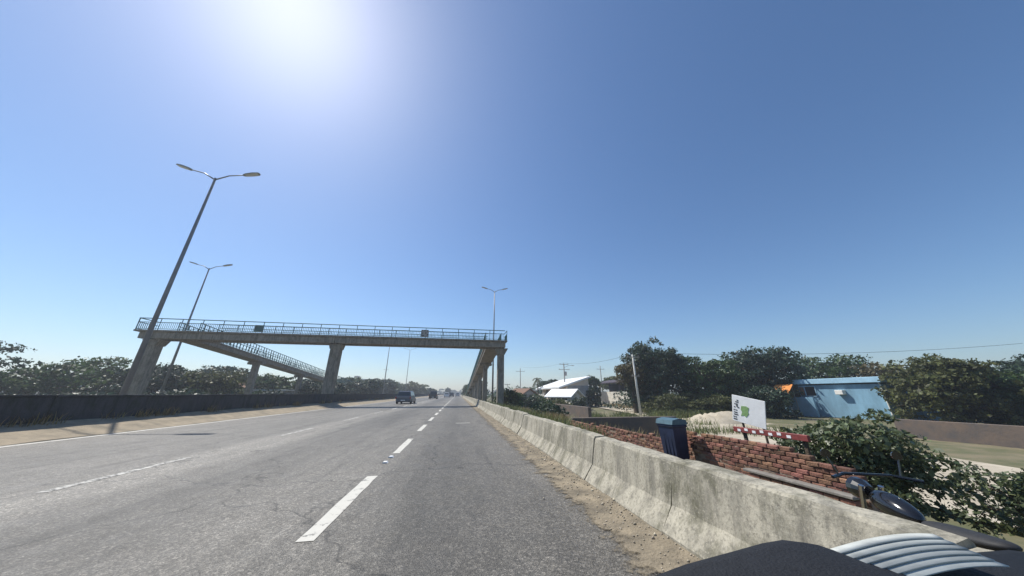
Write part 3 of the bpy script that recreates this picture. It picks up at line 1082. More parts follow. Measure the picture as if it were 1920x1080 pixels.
# left side behind the median wall
G_L = 'trees left of the highway'
left_trees = [
    (-56, 40, 7.5, 7.6, 'leaf_dark', 'dark tree at the far left edge behind the median wall'),
    (-47.5, 47, 5.5, 5.6, 'leaf', 'dark tree behind the left footbridge pier'),
    (-40.2, 49, 4.4, 4.9, 'leaf_dark', 'tree between the left footbridge pier and the lamp behind it'),
    (-35.0, 51, 3.6, 4.2, 'leaf_olive', 'lower olive tree under the high end of the left ramp'),
    (-43.0, 66, 5.4, 6.0, 'leaf_dark', 'dark rounded tree behind the first left ramp pier'),
    (-33.6, 64, 3.8, 4.2, 'leaf', 'tree under the left ramp near its first pier'),
    (-32.4, 76, 3.6, 4.4, 'leaf_dark', 'dark tree under the middle of the left ramp'),
    (-24.2, 62, 3.4, 2.9, 'leaf_dark', 'low dark tree just left of the middle footbridge pier'),
    (-24.0, 84, 4.2, 4.6, 'leaf_dark', 'dark tree behind the middle footbridge pier'),
    (-30.5, 98, 4.6, 5.6, 'leaf', 'tree at the low end of the left ramp'),
    (-27.0, 118, 5.0, 6.2, 'leaf_dark', 'dark tree right of the middle footbridge pier'),
    (-30.5, 150, 6.0, 6.4, 'leaf', 'far tree left of the thin utility pole'),
    (-23.5, 165, 4.6, 5.4, 'leaf_dark', 'far dark tree beside the thin utility pole'),
    (-75, 46, 9.5, 8.6, 'leaf', 'leftmost tree, tallest at the left border'),
]
for i, (x, y, rx, z1, m, lab) in enumerate(left_trees):
    tree(lab, x, y, rx * 1.12, -0.6, z1 * 1.08 + 0.25, 9500, 0.20 + 0.0036 * y, m, 61 + i, 11, group=G_L)
tree('dome shaped tree far ahead above the grey car', -22.0, 158, 7.6, -0.3, 6.9, 7000, 0.75, 'leaf_olive', 80, 9, sig=0.16, group=G_L)
tree('small tree far ahead right of the dome shaped tree', -14.5, 175, 3.6, -0.3, 4.6, 2500, 0.75, 'leaf_dark', 81, 6, group=G_L)
tree('slender far tree near the vanishing point of the road', -7.4, 240, 2.2, 0.5, 6.0, 1500, 0.8, 'leaf_dark', 82, 6, group=G_L)


def hedge_stuff(name, label, x0, x1, y0, y1, h0, h1, n, size, m, seed):
    g = np.random.default_rng(seed)
    bl = []
    for k in range(46):
        x, y = g.uniform(x0, x1), g.uniform(y0, y1)
        h = g.uniform(h0, h1)
        bl.append(((x, y, float(gz(x, y)) + h * 0.5), ((x1 - x0) / 26 + 1.5, 3.0, h * 0.55)))
    o = link(name, leaf_mesh(name, bl, n, size, M[m], seed, clumps=14, sig=0.22))
    return tag(o, label, 'wood', kind='stuff')


hedge_stuff('distant_wood', 'far-off wood along the horizon left of the road', -330, -34, 190, 230, 4, 9, 16000, 1.3, 'leaf_dark', 91)
hedge_stuff('distant_wood', 'far-off wood along the horizon right of the road', 14, 300, 130, 170, 3, 6.5, 14000, 1.1, 'leaf', 92)
hedge_stuff('distant_wood', 'far-off wood closing the end of the road', -60, 60, 420, 460, 4, 8, 8000, 1.8, 'leaf_dark', 93)
hedge_stuff('undergrowth', 'dark undergrowth beyond the opposite carriageway behind the median wall', -100, -28, 38, 46, 1.0, 2.4, 15000, 0.42, 'leaf_dark', 94)
hedge_stuff('undergrowth', 'dark undergrowth behind the trees of the side street', 25, 75, 40, 47, 1.5, 3.4, 12000, 0.34, 'leaf_dark', 96)
hedge_stuff('undergrowth', 'dark undergrowth beside the left ramp', -33, -29.6, 50, 150, 1.2, 2.6, 9000, 0.45, 'leaf_dark', 95)


def weeds(name, label, pts_fn, n, h0, h1, w, m, seed):
    g = np.random.default_rng(seed)
    x, y = pts_fn(g, n)
    z = gz(x, y)
    h = g.uniform(h0, h1, n)
    a = g.uniform(0, 2 * np.pi, n)
    ln = g.uniform(0.1, 0.7, n) * h
    b = np.stack([x, y, z - 0.03], 1)
    d = np.stack([np.cos(a), np.sin(a), 0 * a], 1)
    s = np.stack([-np.sin(a), np.cos(a), 0 * a], 1) * (w * g.uniform(0.6, 1.4, n))[:, None]
    mid = b + d * (ln * 0.35)[:, None] + np.array([0, 0, 1.0]) * (h * 0.6)[:, None]
    tip = b + d * ln[:, None] + np.array([0, 0, 1.0]) * h[:, None]
    V_ = np.stack([b - s, b + s, mid + s * 0.8, mid - s * 0.8, tip + s * 0.15, tip - s * 0.15], 1).reshape(-1, 3)
    k = np.arange(n) * 6
    F_ = np.concatenate([np.stack([k, k + 1, k + 2, k + 3], 1), np.stack([k + 3, k + 2, k + 4, k + 5], 1)])
    return tag(link(name, mesh_np(name, V_, F_, M[m])), label, 'weeds', kind='stuff')


def clump_pts(x0, x1, y0, y1, nc, s):
    def f(g, n):
        cx_, cy_ = g.uniform(x0, x1, nc), g.uniform(y0, y1, nc)
        k = g.integers(0, nc, n)
        return np.clip(cx_[k] + g.normal(0, s, n), x0 - 0.2, x1 + 2), cy_[k] + g.normal(0, s, n)
    return f


weeds('weeds', 'green weeds growing behind the barrier before the brick wall', clump_pts(2.75, 4.6, 8, 34, 90, 0.3), 9000, 0.25, 0.85, 0.014, 'weed', 101)
weeds('weeds', 'dry straw coloured weeds behind the brick wall', clump_pts(5.6, 9.2, 7, 30, 70, 0.4), 7000, 0.2, 0.7, 0.014, 'dry_weed', 102)
weeds('weeds', 'green weeds along the near edge of the dirt street', clump_pts(12, 20, 16, 34, 60, 0.5), 6000, 0.2, 0.7, 0.02, 'weed', 103)
weeds('weeds', 'weeds on the bank under the bushes beyond the dirt street', clump_pts(21, 29, 28.5, 32.5, 40, 0.5), 5000, 0.3, 0.9, 0.025, 'weed', 104)
weeds('weeds', 'weeds below the white wall of the bar', clump_pts(28.5, 37, 50, 60, 60, 0.7), 3500, 0.25, 0.7, 0.04, 'dry_weed', 105)


def med_pts(g, n):
    c = g.uniform(6, 70, 45)
    k = g.integers(0, 45, n)
    return -12.2 + g.normal(0, 0.05, n), c[k] + g.normal(0, 0.25, n)


wd = weeds('weeds', 'tufts of dry grass at the foot of the median wall', med_pts, 1500, 0.15, 0.4, 0.01, 'dry_weed', 106)
wd.location.z = 0.42


# ------------------------------------------------------------------ palm
def palm(label, x, y, H):
    b = float(gz(x, y))
    t = thing('palm_tree', label, 'palm tree', (x, y, b))
    MB().tube([(0, 0, -0.1), (0.1, 0, H * 0.5), (0.05, 0, H)], [0.2, 0.15, 0.12], 8).build('trunk', M['bark'], t, True)
    g = np.random.default_rng(5)
    for k in range(17):
        a = 2 * math.pi * k / 17 + g.uniform(-.15, .15)
        up = g.uniform(-0.25, 1.0)
        L = g.uniform(1.5, 2.1)
        V_, F_ = [], []
        prev = None
        for i in range(9):
            u = i / 8
            r = L * u * (0.95 - 0.25 * max(0, up))
            z = H + L * (up * u - 0.95 * u * u)
            p = Vector((r * math.cos(a), r * math.sin(a), z))
            if prev is not None:
                side = Vector((-math.sin(a), math.cos(a), 0))
                for s in (-1, 1):
                    q = p + side * s * 0.5 * (1 - 0.6 * u) + Vector((0, 0, -0.22))
                    kk = len(V_)
                    V_ += [prev, p, q]
                    F_.append((kk, kk + 1, kk + 2))
            prev = p
        MB().add(V_, F_).build('frond', M['palm'], t)
    return t


palm('small palm tree with a round tuft of fronds beside the flat white roof', 18.4, 70.0, 5.6)

# ------------------------------------------------------------------ brick wall behind the barrier
bw = thing('brick_wall', 'rough red clay brick wall behind the concrete barrier', 'wall', (5.0, 3.38, 0))
BL, BH, BD, J = 0.165, 0.056, 0.09, 0.010
LEN = 10.2


def wall_top(yl):
    return float(np.interp(yl + 3.38, [3.4, 3.9, 4.3, 5.2, 6.3, 6.6, 7.0, 12.4, 13.6], [0.32, 0.37, 0.45, 0.48, 0.43, 0.38, 0.23, 0.13, 0.10]))


MB().box(0.010, 0.13, 0, LEN, -0.75, 0.08).build('wall_core', M['mortar'], bw)
bmesh_v = []
for s in range(5):
    rr = random.Random(s)
    m = MB().bbox(0, BD, 0, BL, 0, BH, 0.008)
    m.v = [(x + rr.uniform(-.004, .004), y + rr.uniform(-.004, .004), z + rr.uniform(-.004, .004)) for x, y, z in m.v]
    bmesh_v.append(m.mesh('brick', M['brick']))
low = []
cnt = 0
cand = []
rows = int((0.60 + 0.62) / (BH + J)) + 1
for r_ in range(rows):
    z = -0.62 + r_ * (BH + J)
    yk = -(BL + J) * (0.5 if r_ % 2 else 0.0)
    while yk < LEN - BL:
        yc = yk + BL / 2
        if yc > 0 and z + BH < wall_top(yc) + 0.02 * math.sin(yc * 9):
            cand.append((yk, z))
        yk += BL + J
# those in view over the barrier, nearest first
vis = [c for c in cand if c[1] > -0.30 + 0.06 * c[0]]
vis.sort(key=lambda c: c[0])
top300 = set(vis[:300])
mass = MB()
for c in cand:
    out = random.gauss(0, 0.007)
    if c in top300:
        link('brick', random.choice(bmesh_v), bw, (out, c[0], c[1]), (random.gauss(0, 0.012), random.gauss(0, 0.01), random.gauss(0, 0.012)))
    else:
        mass.bbox(out, out + BD, c[0], c[0] + BL, c[1], c[1] + BH, 0.008)
tag(mass.build('bricks', M['brick_mass'], bw), kind='stuff')
# cement ledge stepping out of the near face, with a lower skin of darker brick below it
MB().bbox(-0.16, -0.025, 0.05, 1.55, -0.03, 0.012, 0.01).build('cement_ledge', M['ledge'], bw)
low_b = MB()
for r_ in range(8):
    z = -0.032 - (r_ + 1) * (BH + J)
    yk = 0.06 + (0.1 if r_ % 2 else 0)
    while yk < 1.4:
        low_b.bbox(-0.135, -0.03, yk, yk + BL, z, z + BH, 0.008)
        yk += BL + J
low_b.build('lower_bricks', M['brick_mass'], bw)['kind'] = 'stuff'
# dark end wall facing the camera
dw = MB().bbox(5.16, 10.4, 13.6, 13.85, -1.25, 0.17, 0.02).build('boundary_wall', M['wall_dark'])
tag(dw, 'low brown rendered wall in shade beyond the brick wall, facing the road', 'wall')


# ------------------------------------------------------------------ navy wheelie bin
wb = thing('wheelie_bin', 'dark navy plastic wheelie bin standing in front of the brick wall', 'bin', (4.62, 6.25, -0.52), R(8))
wb.scale = (0.6, 0.6, 1.0)
MB().loft([[(-0.23, -0.25, 0.1), (0.23, -0.25, 0.1), (0.23, 0.25, 0.1), (-0.23, 0.25, 0.1)], [(-0.3, -0.34, 1.05), (0.3, -0.34, 1.05), (0.3, 0.34, 1.05), (-0.3, 0.34, 1.05)]]).build('bin_body', M['navy'], wb)
MB().bbox(-0.33, 0.33, -0.37, 0.37, 1.05, 1.10, 0.015).build('rim', M['navy'], wb)
MB().prism([(-0.35, 1.105), (0.35, 1.105), (0.3, 1.19), (0.0, 1.225), (-0.3, 1.19)], 'y', -0.38, 0.38).build('lid', M['teal_lid'], wb)
for s in (-1, 1):
    MB().tube([(0.2, s * 0.3 - 0.03, 0.1), (0.2, s * 0.3 + 0.03, 0.1)], 0.1, 14).build('wheel', M['rubber'], wb)
MB().tube([(0.36, -0.25, 1.02), (0.42, -0.22, 1.06), (0.42, 0.22, 1.06), (0.36, 0.25, 1.02)], 0.016, 6).build('handle', M['navy'], wb)
for k in range(3):
    MB().box(-0.29, -0.245, -0.18 + 0.15 * k, -0.14 + 0.15 * k, 0.2, 1.0).build('rib', M['navy'], wb)

# ------------------------------------------------------------------ white sign board
sg = thing('sign_board', 'white square sign board with dark lettering and a green emblem', 'sign', (7.0, 6.56, -0.80), R(-78))
for s in (-0.22, 0.22):
    MB().tube([(s, 0.035, 0), (s, 0.035, 1.75)], 0.025, 7).build('post', M['bark'], sg)
bd = MB().bbox(-0.48, 0.48, -0.02, 0.0, -0.37, 0.37, 0.006).build('board', M['sign_white'], sg)
bd.location = (0, 0, 1.60)
bd.rotation_euler = (0, R(12), 0)
bd.scale = (0.76, 1, 0.84)
mk = MB()
for (u, w, z, h) in [(-0.33, 0.05, 0.22, 0.03), (-0.37, 0.09, 0.17, 0.03), (-0.40, 0.035, 0.11, 0.03), (-0.345, 0.04, 0.05, 0.09), (-0.31, 0.05, 0.02, 0.03), (-0.415, 0.035, 0.02, 0.03),
                     (-0.43, 0.04, -0.06, 0.025), (-0.37, 0.05, -0.06, 0.025), (-0.42, 0.10, -0.13, 0.028), (-0.42, 0.12, -0.19, 0.028), (-0.44, 0.035, -0.26, 0.03), (-0.38, 0.035, -0.26, 0.03), (-0.44, 0.11, -0.32, 0.028)]:
    mk.box(u, u + w, -0.026, -0.021, z, z + h)
mk.build('lettering', M['sign_ink'], bd)
em = MB()
em.prism([(-0.19, 0.10), (-0.05, 0.12), (0.03, 0.09), (0.0, -0.02), (0.02, -0.08), (-0.06, -0.19), (-0.12, -0.15), (-0.21, -0.18), (-0.17, -0.07), (-0.21, -0.01)], 'y', -0.026, -0.021)
em.build('emblem', M['sign_green'], bd)

# ------------------------------------------------------------------ red and white chequered board lying along the brick wall
rw = thing('striped_board', 'red and white chequered barrier board behind the top of the brick wall', 'barrier board', (5.5, 4.15, 0.50), R(-2))
MB().bbox(0.0, 0.05, 0.1, 1.5, -0.02, 0.075, 0.006).build('board', M['red_paint'], rw)
for k in range(7):
    MB().box(-0.006, -0.001, 0.36 + k * 0.16, 0.43 + k * 0.16, 0.0 + 0.022 * (k % 2), 0.042 + 0.022 * (k % 2)).build('white_square', M['sign_white'], rw)
for yk in (0.2, 1.3):
    MB().box(0.055, 0.10, yk, yk + 0.05, -1.06, 0.06).build('post', M['bark'], rw)


# ------------------------------------------------------------------ houses
def window(parent, x0, x1, z0, z1, y, frame='white_wall', pane='car_glass'):
    f = MB()
    f.box(x0 - 0.06, x0, y - 0.05, y, z0 - 0.06, z1 + 0.06).box(x1, x1 + 0.06, y - 0.05, y, z0 - 0.06, z1 + 0.06)
    f.box(x0, x1, y - 0.05, y, z1, z1 + 0.06).box(x0, x1, y - 0.07, y, z0 - 0.06, z0)
    fo = f.build('window', M[frame], parent)
    MB().box(x0, x1, y - 0.02, y - 0.006, z0, z1).build('pane', M[pane], fo)
    return fo


# flat white roofed shed
h = thing('flat_roof_shed', 'low shed with a flat white roof beyond the right footbridge pier', 'shed', (18.2, 84, -1.2))
MB().box(-3.4, 3.4, 0.2, 7, 0, 3.1).build('wall', M['grey_wall'], h)
MB().bbox(-4.0, 3.9, -0.3, 7.4, 3.1, 3.45, 0.03).build('roof', M['white_roof'], h)
window(h, -1.8, -0.6, 1.2, 2.2, 0.2)
MB().box(0.6, 1.6, 0.12, 0.2, 0, 2.1).build('door', M['dark_roof'], h)
# gabled house: the long side faces the highway, the gable end faces back along the road
h = thing('gabled_house', 'house with a white sloping roof edge and pale pink walls', 'house', (20.4, 64.5, -1.2), R(-90))
MB().prism([(0, 0), (4.6, 0), (4.6, 5.2), (0, 3.8)], 'x', -8.6, 8.4).build('wall', M['pink_wall'], h)
MB().prism([(-1.6, 3.30), (5.0, 5.35), (5.0, 5.65), (-1.6, 3.60)], 'x', -9.0, 8.9).build('roof', M['white_roof'], h)
MB().box(8.402, 8.42, 0.3, 4.4, 0, 3.85).build('gable_wall', M['grey_wall'], h)
MB().box(8.42, 8.47, 1.6, 2.7, 1.9, 3.0).build('shutter', M['white_wall'], h)
MB().bbox(-8.6, -2.6, -1.45, -1.25, 0, 2.3, 0.02).build('yard_wall', M['white_wall'], h)
MB().bbox(-2.2, 7.6, -1.45, -1.25, 0, 2.05, 0.02).build('yard_wall', M['pink_wall'], h)
for a in (-5.0, -1.0, 3.0):
    window(h, a, a + 1.2, 2.2, 3.2, 0.0, pane='void')
for a in (-8.3, -2.45, 2.4, 7.5):
    MB().bbox(a, a + 0.3, -1.5, -1.2, 0, 2.6, 0.02).build('gate_pillar', M['white_wall'], h)
# bar: white low wall and dark awning facing the highway
h = thing('roadside_bar', 'open fronted bar with a dark purplish roof above a white wall', 'building', (32.0, 60.0, -1.2), R(-90))
MB().box(-6.4, 6.2, 2.6, 8, 0, 4.5).build('wall', M['grey_wall'], h)
MB().bbox(-6.2, 6.2, 0.0, 0.22, 0, 2.75, 0.02).build('front_wall', M['white_wall'], h)
MB().prism([(-0.6, 4.45), (2.58, 5.1), (2.58, 5.3), (-0.6, 4.65)], 'x', -6.6, 6.5).build('awning', M['dark_roof'], h)
MB().prism([(2.59, 5.12), (8.2, 5.5), (8.2, 5.6), (2.59, 5.3)], 'x', -6.8, 6.6).build('roof', M['tile_roof'], h)
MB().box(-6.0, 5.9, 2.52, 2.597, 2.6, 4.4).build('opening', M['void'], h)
for a in (-8.6, -6.5):
    MB().bbox(a, a + 0.5, 0.0, 0.4, 0, 4.3, 0.03).build('pillar', M['white_wall'], h)
for a in (-2.0, 2.2, 5.9):
    MB().bbox(a, a + 0.22, 0.24, 0.46, 0, 4.62, 0.02).build('awning_post', M['dark_roof'], h)
w_ = MB().bbox(31.2, 31.45, 52.6, 53.7, -1.3, 1.5, 0.02).build('white_wall', M['white_wall'])
tag(w_, 'bright white end wall at the near right end of the bar front', 'wall')
# blue building facing the highway
h = thing('blue_building', 'faded blue building with a dark window and a pale fascia among trees', 'building', (40.0, 27.0, -1.2), R(-90))
MB().box(-3.2, 4.2, 0, 6, 0, 3.3).build('wall', M['blue_wall'], h)
MB().bbox(-3.5, 4.4, -0.3, 6.2, 3.42, 3.95, 0.03).build('fascia', M['blue_trim'], h)
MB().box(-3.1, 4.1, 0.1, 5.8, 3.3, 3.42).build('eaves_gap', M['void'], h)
window(h, -2.5, -1.5, 2.15, 3.15, 0.0, 'blue_trim', 'void')
MB().box(-3.1, -2.65, -0.05, -0.003, 2.2, 3.1).build('shutter', M['tile_roof'], h)
MB().bbox(-6.2, -1.0, -1.4, -1.2, 0, 2.0, 0.02).build('yard_wall', M['blue_wall'], h)
MB().bbox(0.55, 1.25, -0.45, -0.004, 2.3, 2.75, 0.03).build('air_conditioner', M['canvas'], h)
MB().tube([(4.15, -0.2, 3.4), (4.15, -0.06, 3.2), (4.15, -0.06, 0.05)], 0.05, 7).build('downpipe', M['canvas'], h)
aw = thing('awning', 'small orange and white canvas awning beside the blue building', 'awning', (37.3, 30.3, -1.2), R(-70))
MB().prism([(-1.1, 2.35), (0.9, 3.35), (0.9, 3.42), (-1.1, 2.42)], 'x', -0.55, 1.1).build('orange_sheet', M['orange'], aw)
MB().prism([(-1.3, 2.2), (0.2, 3.0), (0.2, 3.06), (-1.3, 2.26)], 'x', -1.5, -0.56).build('white_sheet', M['canvas'], aw)
for (a, b_) in ((-1.4, -1.2), (1.0, -1.0), (-0.6, 0.8), (1.0, 0.8)):
    MB().tube([(a, b_, 0), (a, b_, 2.3 if b_ < 0 else 3.3)], 0.035, 6).build('post', M['pole'], aw)
# pale mound of rubble beside the street
yy = []
md_ = MB()
gv = np.random.default_rng(17)
NX, NY = 26, 12
vs_, fs_ = [], []
for j in range(NY + 1):
    for i in range(NX + 1):
        u, v = i / NX * 2 - 1, j / NY * 2 - 1
        rr2 = max(0, 1 - (u * u) ** 1.2 - v * v)
        vs_.append((22.6 + 3.8 * u + gv.normal(0, .05), 24.5 + 2.2 * v + gv.normal(0, .05), -1.2 + (0.7 + 0.65 * u) * rr2 ** 0.7 + gv.normal(0, .09) * rr2))
for j in range(NY):
    for i in range(NX):
        k = j * (NX + 1) + i
        fs_.append((k, k + 1, k + NX + 2, k + NX + 1))
mo = md_.add(vs_, fs_).build('dirt_mound', M['pale_dirt'], None, True)
tag(mo, 'pale mound of dirt beside the street left of the white sign', 'dirt mound')
# more low houses beyond the side street
for i, (x, y, w, d, hh, wm, rm, lab) in enumerate([
        (27.5, 92.0, 7.0, 6.0, 3.0, 'white_wall', 'tile_roof', 'low white house with a brown roof behind the gabled house'),
        (38.5, 98.0, 8.0, 6.0, 3.6, 'pink_wall', 'tile_roof', 'pinkish house with a brown roof behind the bar'),
        (33.5, 82.0, 5.0, 5.0, 3.3, 'white_wall', 'white_roof', 'small white house between the gabled house and the bar'),
        (12.0, 64.0, 4.2, 4.0, 2.2, 'grey_wall', 'tile_roof', 'small grey hut in front of the flat roofed shed'),
        (16.8, 50.0, 4.6, 3.6, 1.9, 'white_wall', 'white_roof', 'little white hut nearest the whitish yard wall'),
        (30.2, 74.0, 6.0, 5.0, 3.4, 'white_wall', 'white_roof', 'white house with a pale roof just left of the bar')]):
    h = thing('low_house', lab, 'house', (x, y, -1.2), R(-80 + 7 * i))
    MB().box(-w / 2, w / 2, 0, d, 0, hh).build('wall', M[wm], h)
    MB().prism([(-0.5, hh - 0.12), (d / 2, hh + 1.1), (d + 0.5, hh - 0.12), (d + 0.5, hh + 0.02), (d / 2, hh + 1.26), (-0.5, hh + 0.02)], 'x', -w / 2 - 0.4, w / 2 + 0.4).build('roof', M[rm], h)
    MB().prism([(0.02, hh), (d - 0.02, hh), (d / 2, hh + 1.05)], 'x', w / 2 - 0.1, w / 2 - 0.002).build('gable', M[wm], h)
    for a in (-w / 2 + 0.7, w / 2 - 1.7):
        window(h, a, a + 1.0, 1.1, hh - 0.6 if hh > 2.4 else 1.7, 0.0, pane='void')
    MB().box(-0.45, 0.45, -0.03, -0.003, 0, 2.0 if hh > 2.4 else 1.8).build('door', M['dark_roof'], h)
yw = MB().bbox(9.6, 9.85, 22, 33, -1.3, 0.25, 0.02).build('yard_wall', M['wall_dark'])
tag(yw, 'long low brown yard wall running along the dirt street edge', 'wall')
yw = MB().bbox(16.5, 16.75, 44, 56, -1.3, 0.15, 0.02).build('yard_wall', M['white_wall'])
tag(yw, 'long low whitish yard wall in front of the gabled house', 'wall')
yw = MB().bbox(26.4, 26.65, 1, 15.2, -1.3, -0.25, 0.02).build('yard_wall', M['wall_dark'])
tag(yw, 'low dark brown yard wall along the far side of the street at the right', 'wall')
# low houses on the left
h = thing('low_house', 'low house with a pale yellowish wall among the left trees', 'house', (-36.0, 60.5, -0.6))
MB().box(-3.6, -0.5, 0, 6, 0, 2.75).build('wall', mat('pale_yellow_wall', (0.45, 0.44, 0.30), 0.9, var=0.15, scale=1), h)
MB().box(-0.5, 5.5, 0.8, 6, 0, 2.3).build('side_wall', M['grey_wall'], h)
MB().prism([(-4.1, 2.75), (-0.2, 2.75), (-2.0, 3.6)], 'y', -0.4, 6.4).build('roof', M['tile_roof'], h)
MB().bbox(-0.7, 6.0, 0.4, 6.3, 2.3, 2.45, 0.02).build('flat_roof', M['white_roof'], h)
window(h, -2.9, -1.9, 1.1, 2.1, 0.0, pane='void')
h = thing('far_block', 'far flat roofed building right of the middle footbridge pier', 'building', (-38.0, 128, -0.6))
MB().box(-4, 4.6, 0, 8, 0, 7.0).build('wall', M['grey_wall'], h)
MB().box(-2.6, -1.2, 1, 4, 7.0, 8.4).build('water_tank_tower', M['grey_wall'], h)
window(h, -2.6, -1.2, 4.2, 5.8, 0.0, pane='void')
window(h, 1.2, 2.6, 4.2, 5.8, 0.0, pane='void')
MB().bbox(-4.3, 4.9, -0.3, 8.3, 7.004, 7.2, 0.03).build('roof', M['white_roof'], h)


# ------------------------------------------------------------------ vehicles
def wheel(parent, x, y, r=0.31, w=0.2):
    s = 1 if x > 0 else -1
    ty = MB().tube([(x - s * w / 2, y, r), (x - s * w * 0.35, y, r), (x + s * w * 0.35, y, r), (x + s * w / 2, y, r)], [r * 0.9, r, r, r * 0.9], 18).build('wheel', M['rubber'], parent)
    MB().tube([(x + s * w * 0.5, y, r), (x + s * (w * 0.5 + 0.012), y, r)], [r * 0.62, r * 0.55], 14).build('rim', M['engine'], ty)


def car(label, x, y, paint, L=4.1, W=1.74, H=1.5, pickup=False, rz=0.0):
    """rear faces -Y (towards the camera)"""
    t = thing('car', label, 'car', (x, y, 0), rz, 'cars ahead on the highway')
    hw = W / 2

    def ring(yk, w, z0, z1, r=0.1):
        return [(-w + r * 0.5, yk, z0), (w - r * 0.5, yk, z0), (w, yk, z0 + r), (w, yk, (z0 + z1) * 0.52), (w - r * 0.6, yk, z1 - 0.02), (w - r * 1.6, yk, z1), (-w + r * 1.6, yk, z1), (-w + r * 0.6, yk, z1 - 0.02), (-w, yk, (z0 + z1) * 0.52), (-w, yk, z0 + r)]
    belt = 0.60 * H
    b = MB()
    b.loft([ring(0.0, hw * 0.84, 0.38, belt * 0.86), ring(0.08, hw * 0.95, 0.27, belt * 0.97), ring(0.5, hw, 0.2, belt), ring(L * 0.5, hw, 0.2, belt), ring(L * 0.72, hw * 0.99, 0.2, belt * 0.97), ring(L * 0.93, hw * 0.94, 0.22, belt * 0.8), ring(L, hw * 0.8, 0.3, belt * 0.62)])
    body = b.build('body', M[paint], t)
    # cabin
    y0, y1, yt0, yt1 = (1.75, L * 0.74, 1.95, L * 0.6) if pickup else (0.1, L * 0.74, 0.48, L * 0.58)
    cb, ct = hw * 0.92, hw * 0.74

    def cr(z):
        u = (z - belt) / (H - belt)
        return cb + (ct - cb) * u, y0 + (yt0 - y0) * u, y1 + (yt1 - y1) * u
    m = MB()
    rings = []
    for z in (belt - 0.06, belt + 0.55 * (H - belt), H - 0.05, H):
        w, a, c = cr(z)
        if z == H:
            w, a, c = w - 0.09, a + 0.12, c - 0.12
        rings.append([(-w, a, z), (w, a, z), (w, c, z), (-w, c, z)])
    m.loft(rings)
    m.build('cabin', M[paint], t)

    def pane(name, pts):
        MB().add(pts, [tuple(range(len(pts)))]).build(name, M['car_glass'], t)
    za, zb = belt + 0.06, H - 0.11
    wa, aa, ca = cr(za)
    wb_, ab, cb_ = cr(zb)
    e = 0.014
    pane('rear_window', [(-wa + 0.1, aa - e, za), (wa - 0.1, aa - e, za), (wb_ - 0.09, ab - e, zb), (-wb_ + 0.09, ab - e, zb)])
    pane('windscreen', [(-wa + 0.08, ca + e, za), (wa - 0.08, ca + e, za), (wb_ - 0.08, cb_ + e, zb), (-wb_ + 0.08, cb_ + e, zb)])
    for s in (-1, 1):
        ym = (aa + ca) / 2
        for (p, q, p2, q2) in ((aa + 0.18, ym - 0.05, ab + 0.12, ym - 0.05), (ym + 0.05, ca - 0.2, ym + 0.05, cb_ - 0.08)):
            pane('side_window', [(s * (wa + e), p, za), (s * (wa + e), q, za), (s * (wb_ + e), q2, zb), (s * (wb_ + e), p2, zb)])
        MB().bbox(s * hw * 0.93 - 0.1, s * hw * 0.93 + 0.03, 0.0, 0.16, belt * 0.68, belt * 0.93, 0.02).build('tail_light', M['tail'], t)
        MB().bbox(s * hw * 0.75 - 0.16, s * hw * 0.75 + 0.1, L - 0.2, L - 0.03, belt * 0.6, belt * 0.72, 0.02).build('headlight', M['head'], t)
        MB().bbox(s * (hw + 0.1) - 0.09, s * (hw + 0.1) + 0.09, L * 0.66, L * 0.69, belt + 0.02, belt + 0.15, 0.02).build('mirror', M[paint], t)
        wheel(t, s * (hw - 0.09), 0.75)
        wheel(t, s * (hw - 0.09), L - 0.8)
    bm_ = MB().bbox(-hw * 0.93, hw * 0.93, -0.09, 0.1, 0.26, 0.52, 0.05).build('bumper', M['black_matt'] if pickup else M[paint], t)
    MB().box(-0.25, 0.25, -0.098, -0.092, 0.36, 0.48).build('number_plate', M['plate'], bm_)
    if pickup:
        MB().box(-hw * 0.86, hw * 0.86, 0.06, 0.1, belt * 0.9, belt * 1.04).build('tailgate', M[paint], t)
    return t


car('blue-grey hatchback driving ahead in the left lane, nearest of the cars', -6.55, 40.0, 'car_grey', H=1.5, W=1.84, rz=R(-2))
car('black pickup ahead under the footbridge, second car from the left', -5.7, 75.0, 'car_black', L=5.1, H=1.75, W=1.85, pickup=True)
car('white car far ahead, between the pickup and the silver car', -3.6, 106.0, 'car_white')
car('dark car far ahead just right of the white car', -2.2, 120.0, 'car_black', H=1.6)
car('silver car farthest ahead near the vanishing point', 0.0, 134.0, 'car_silver')

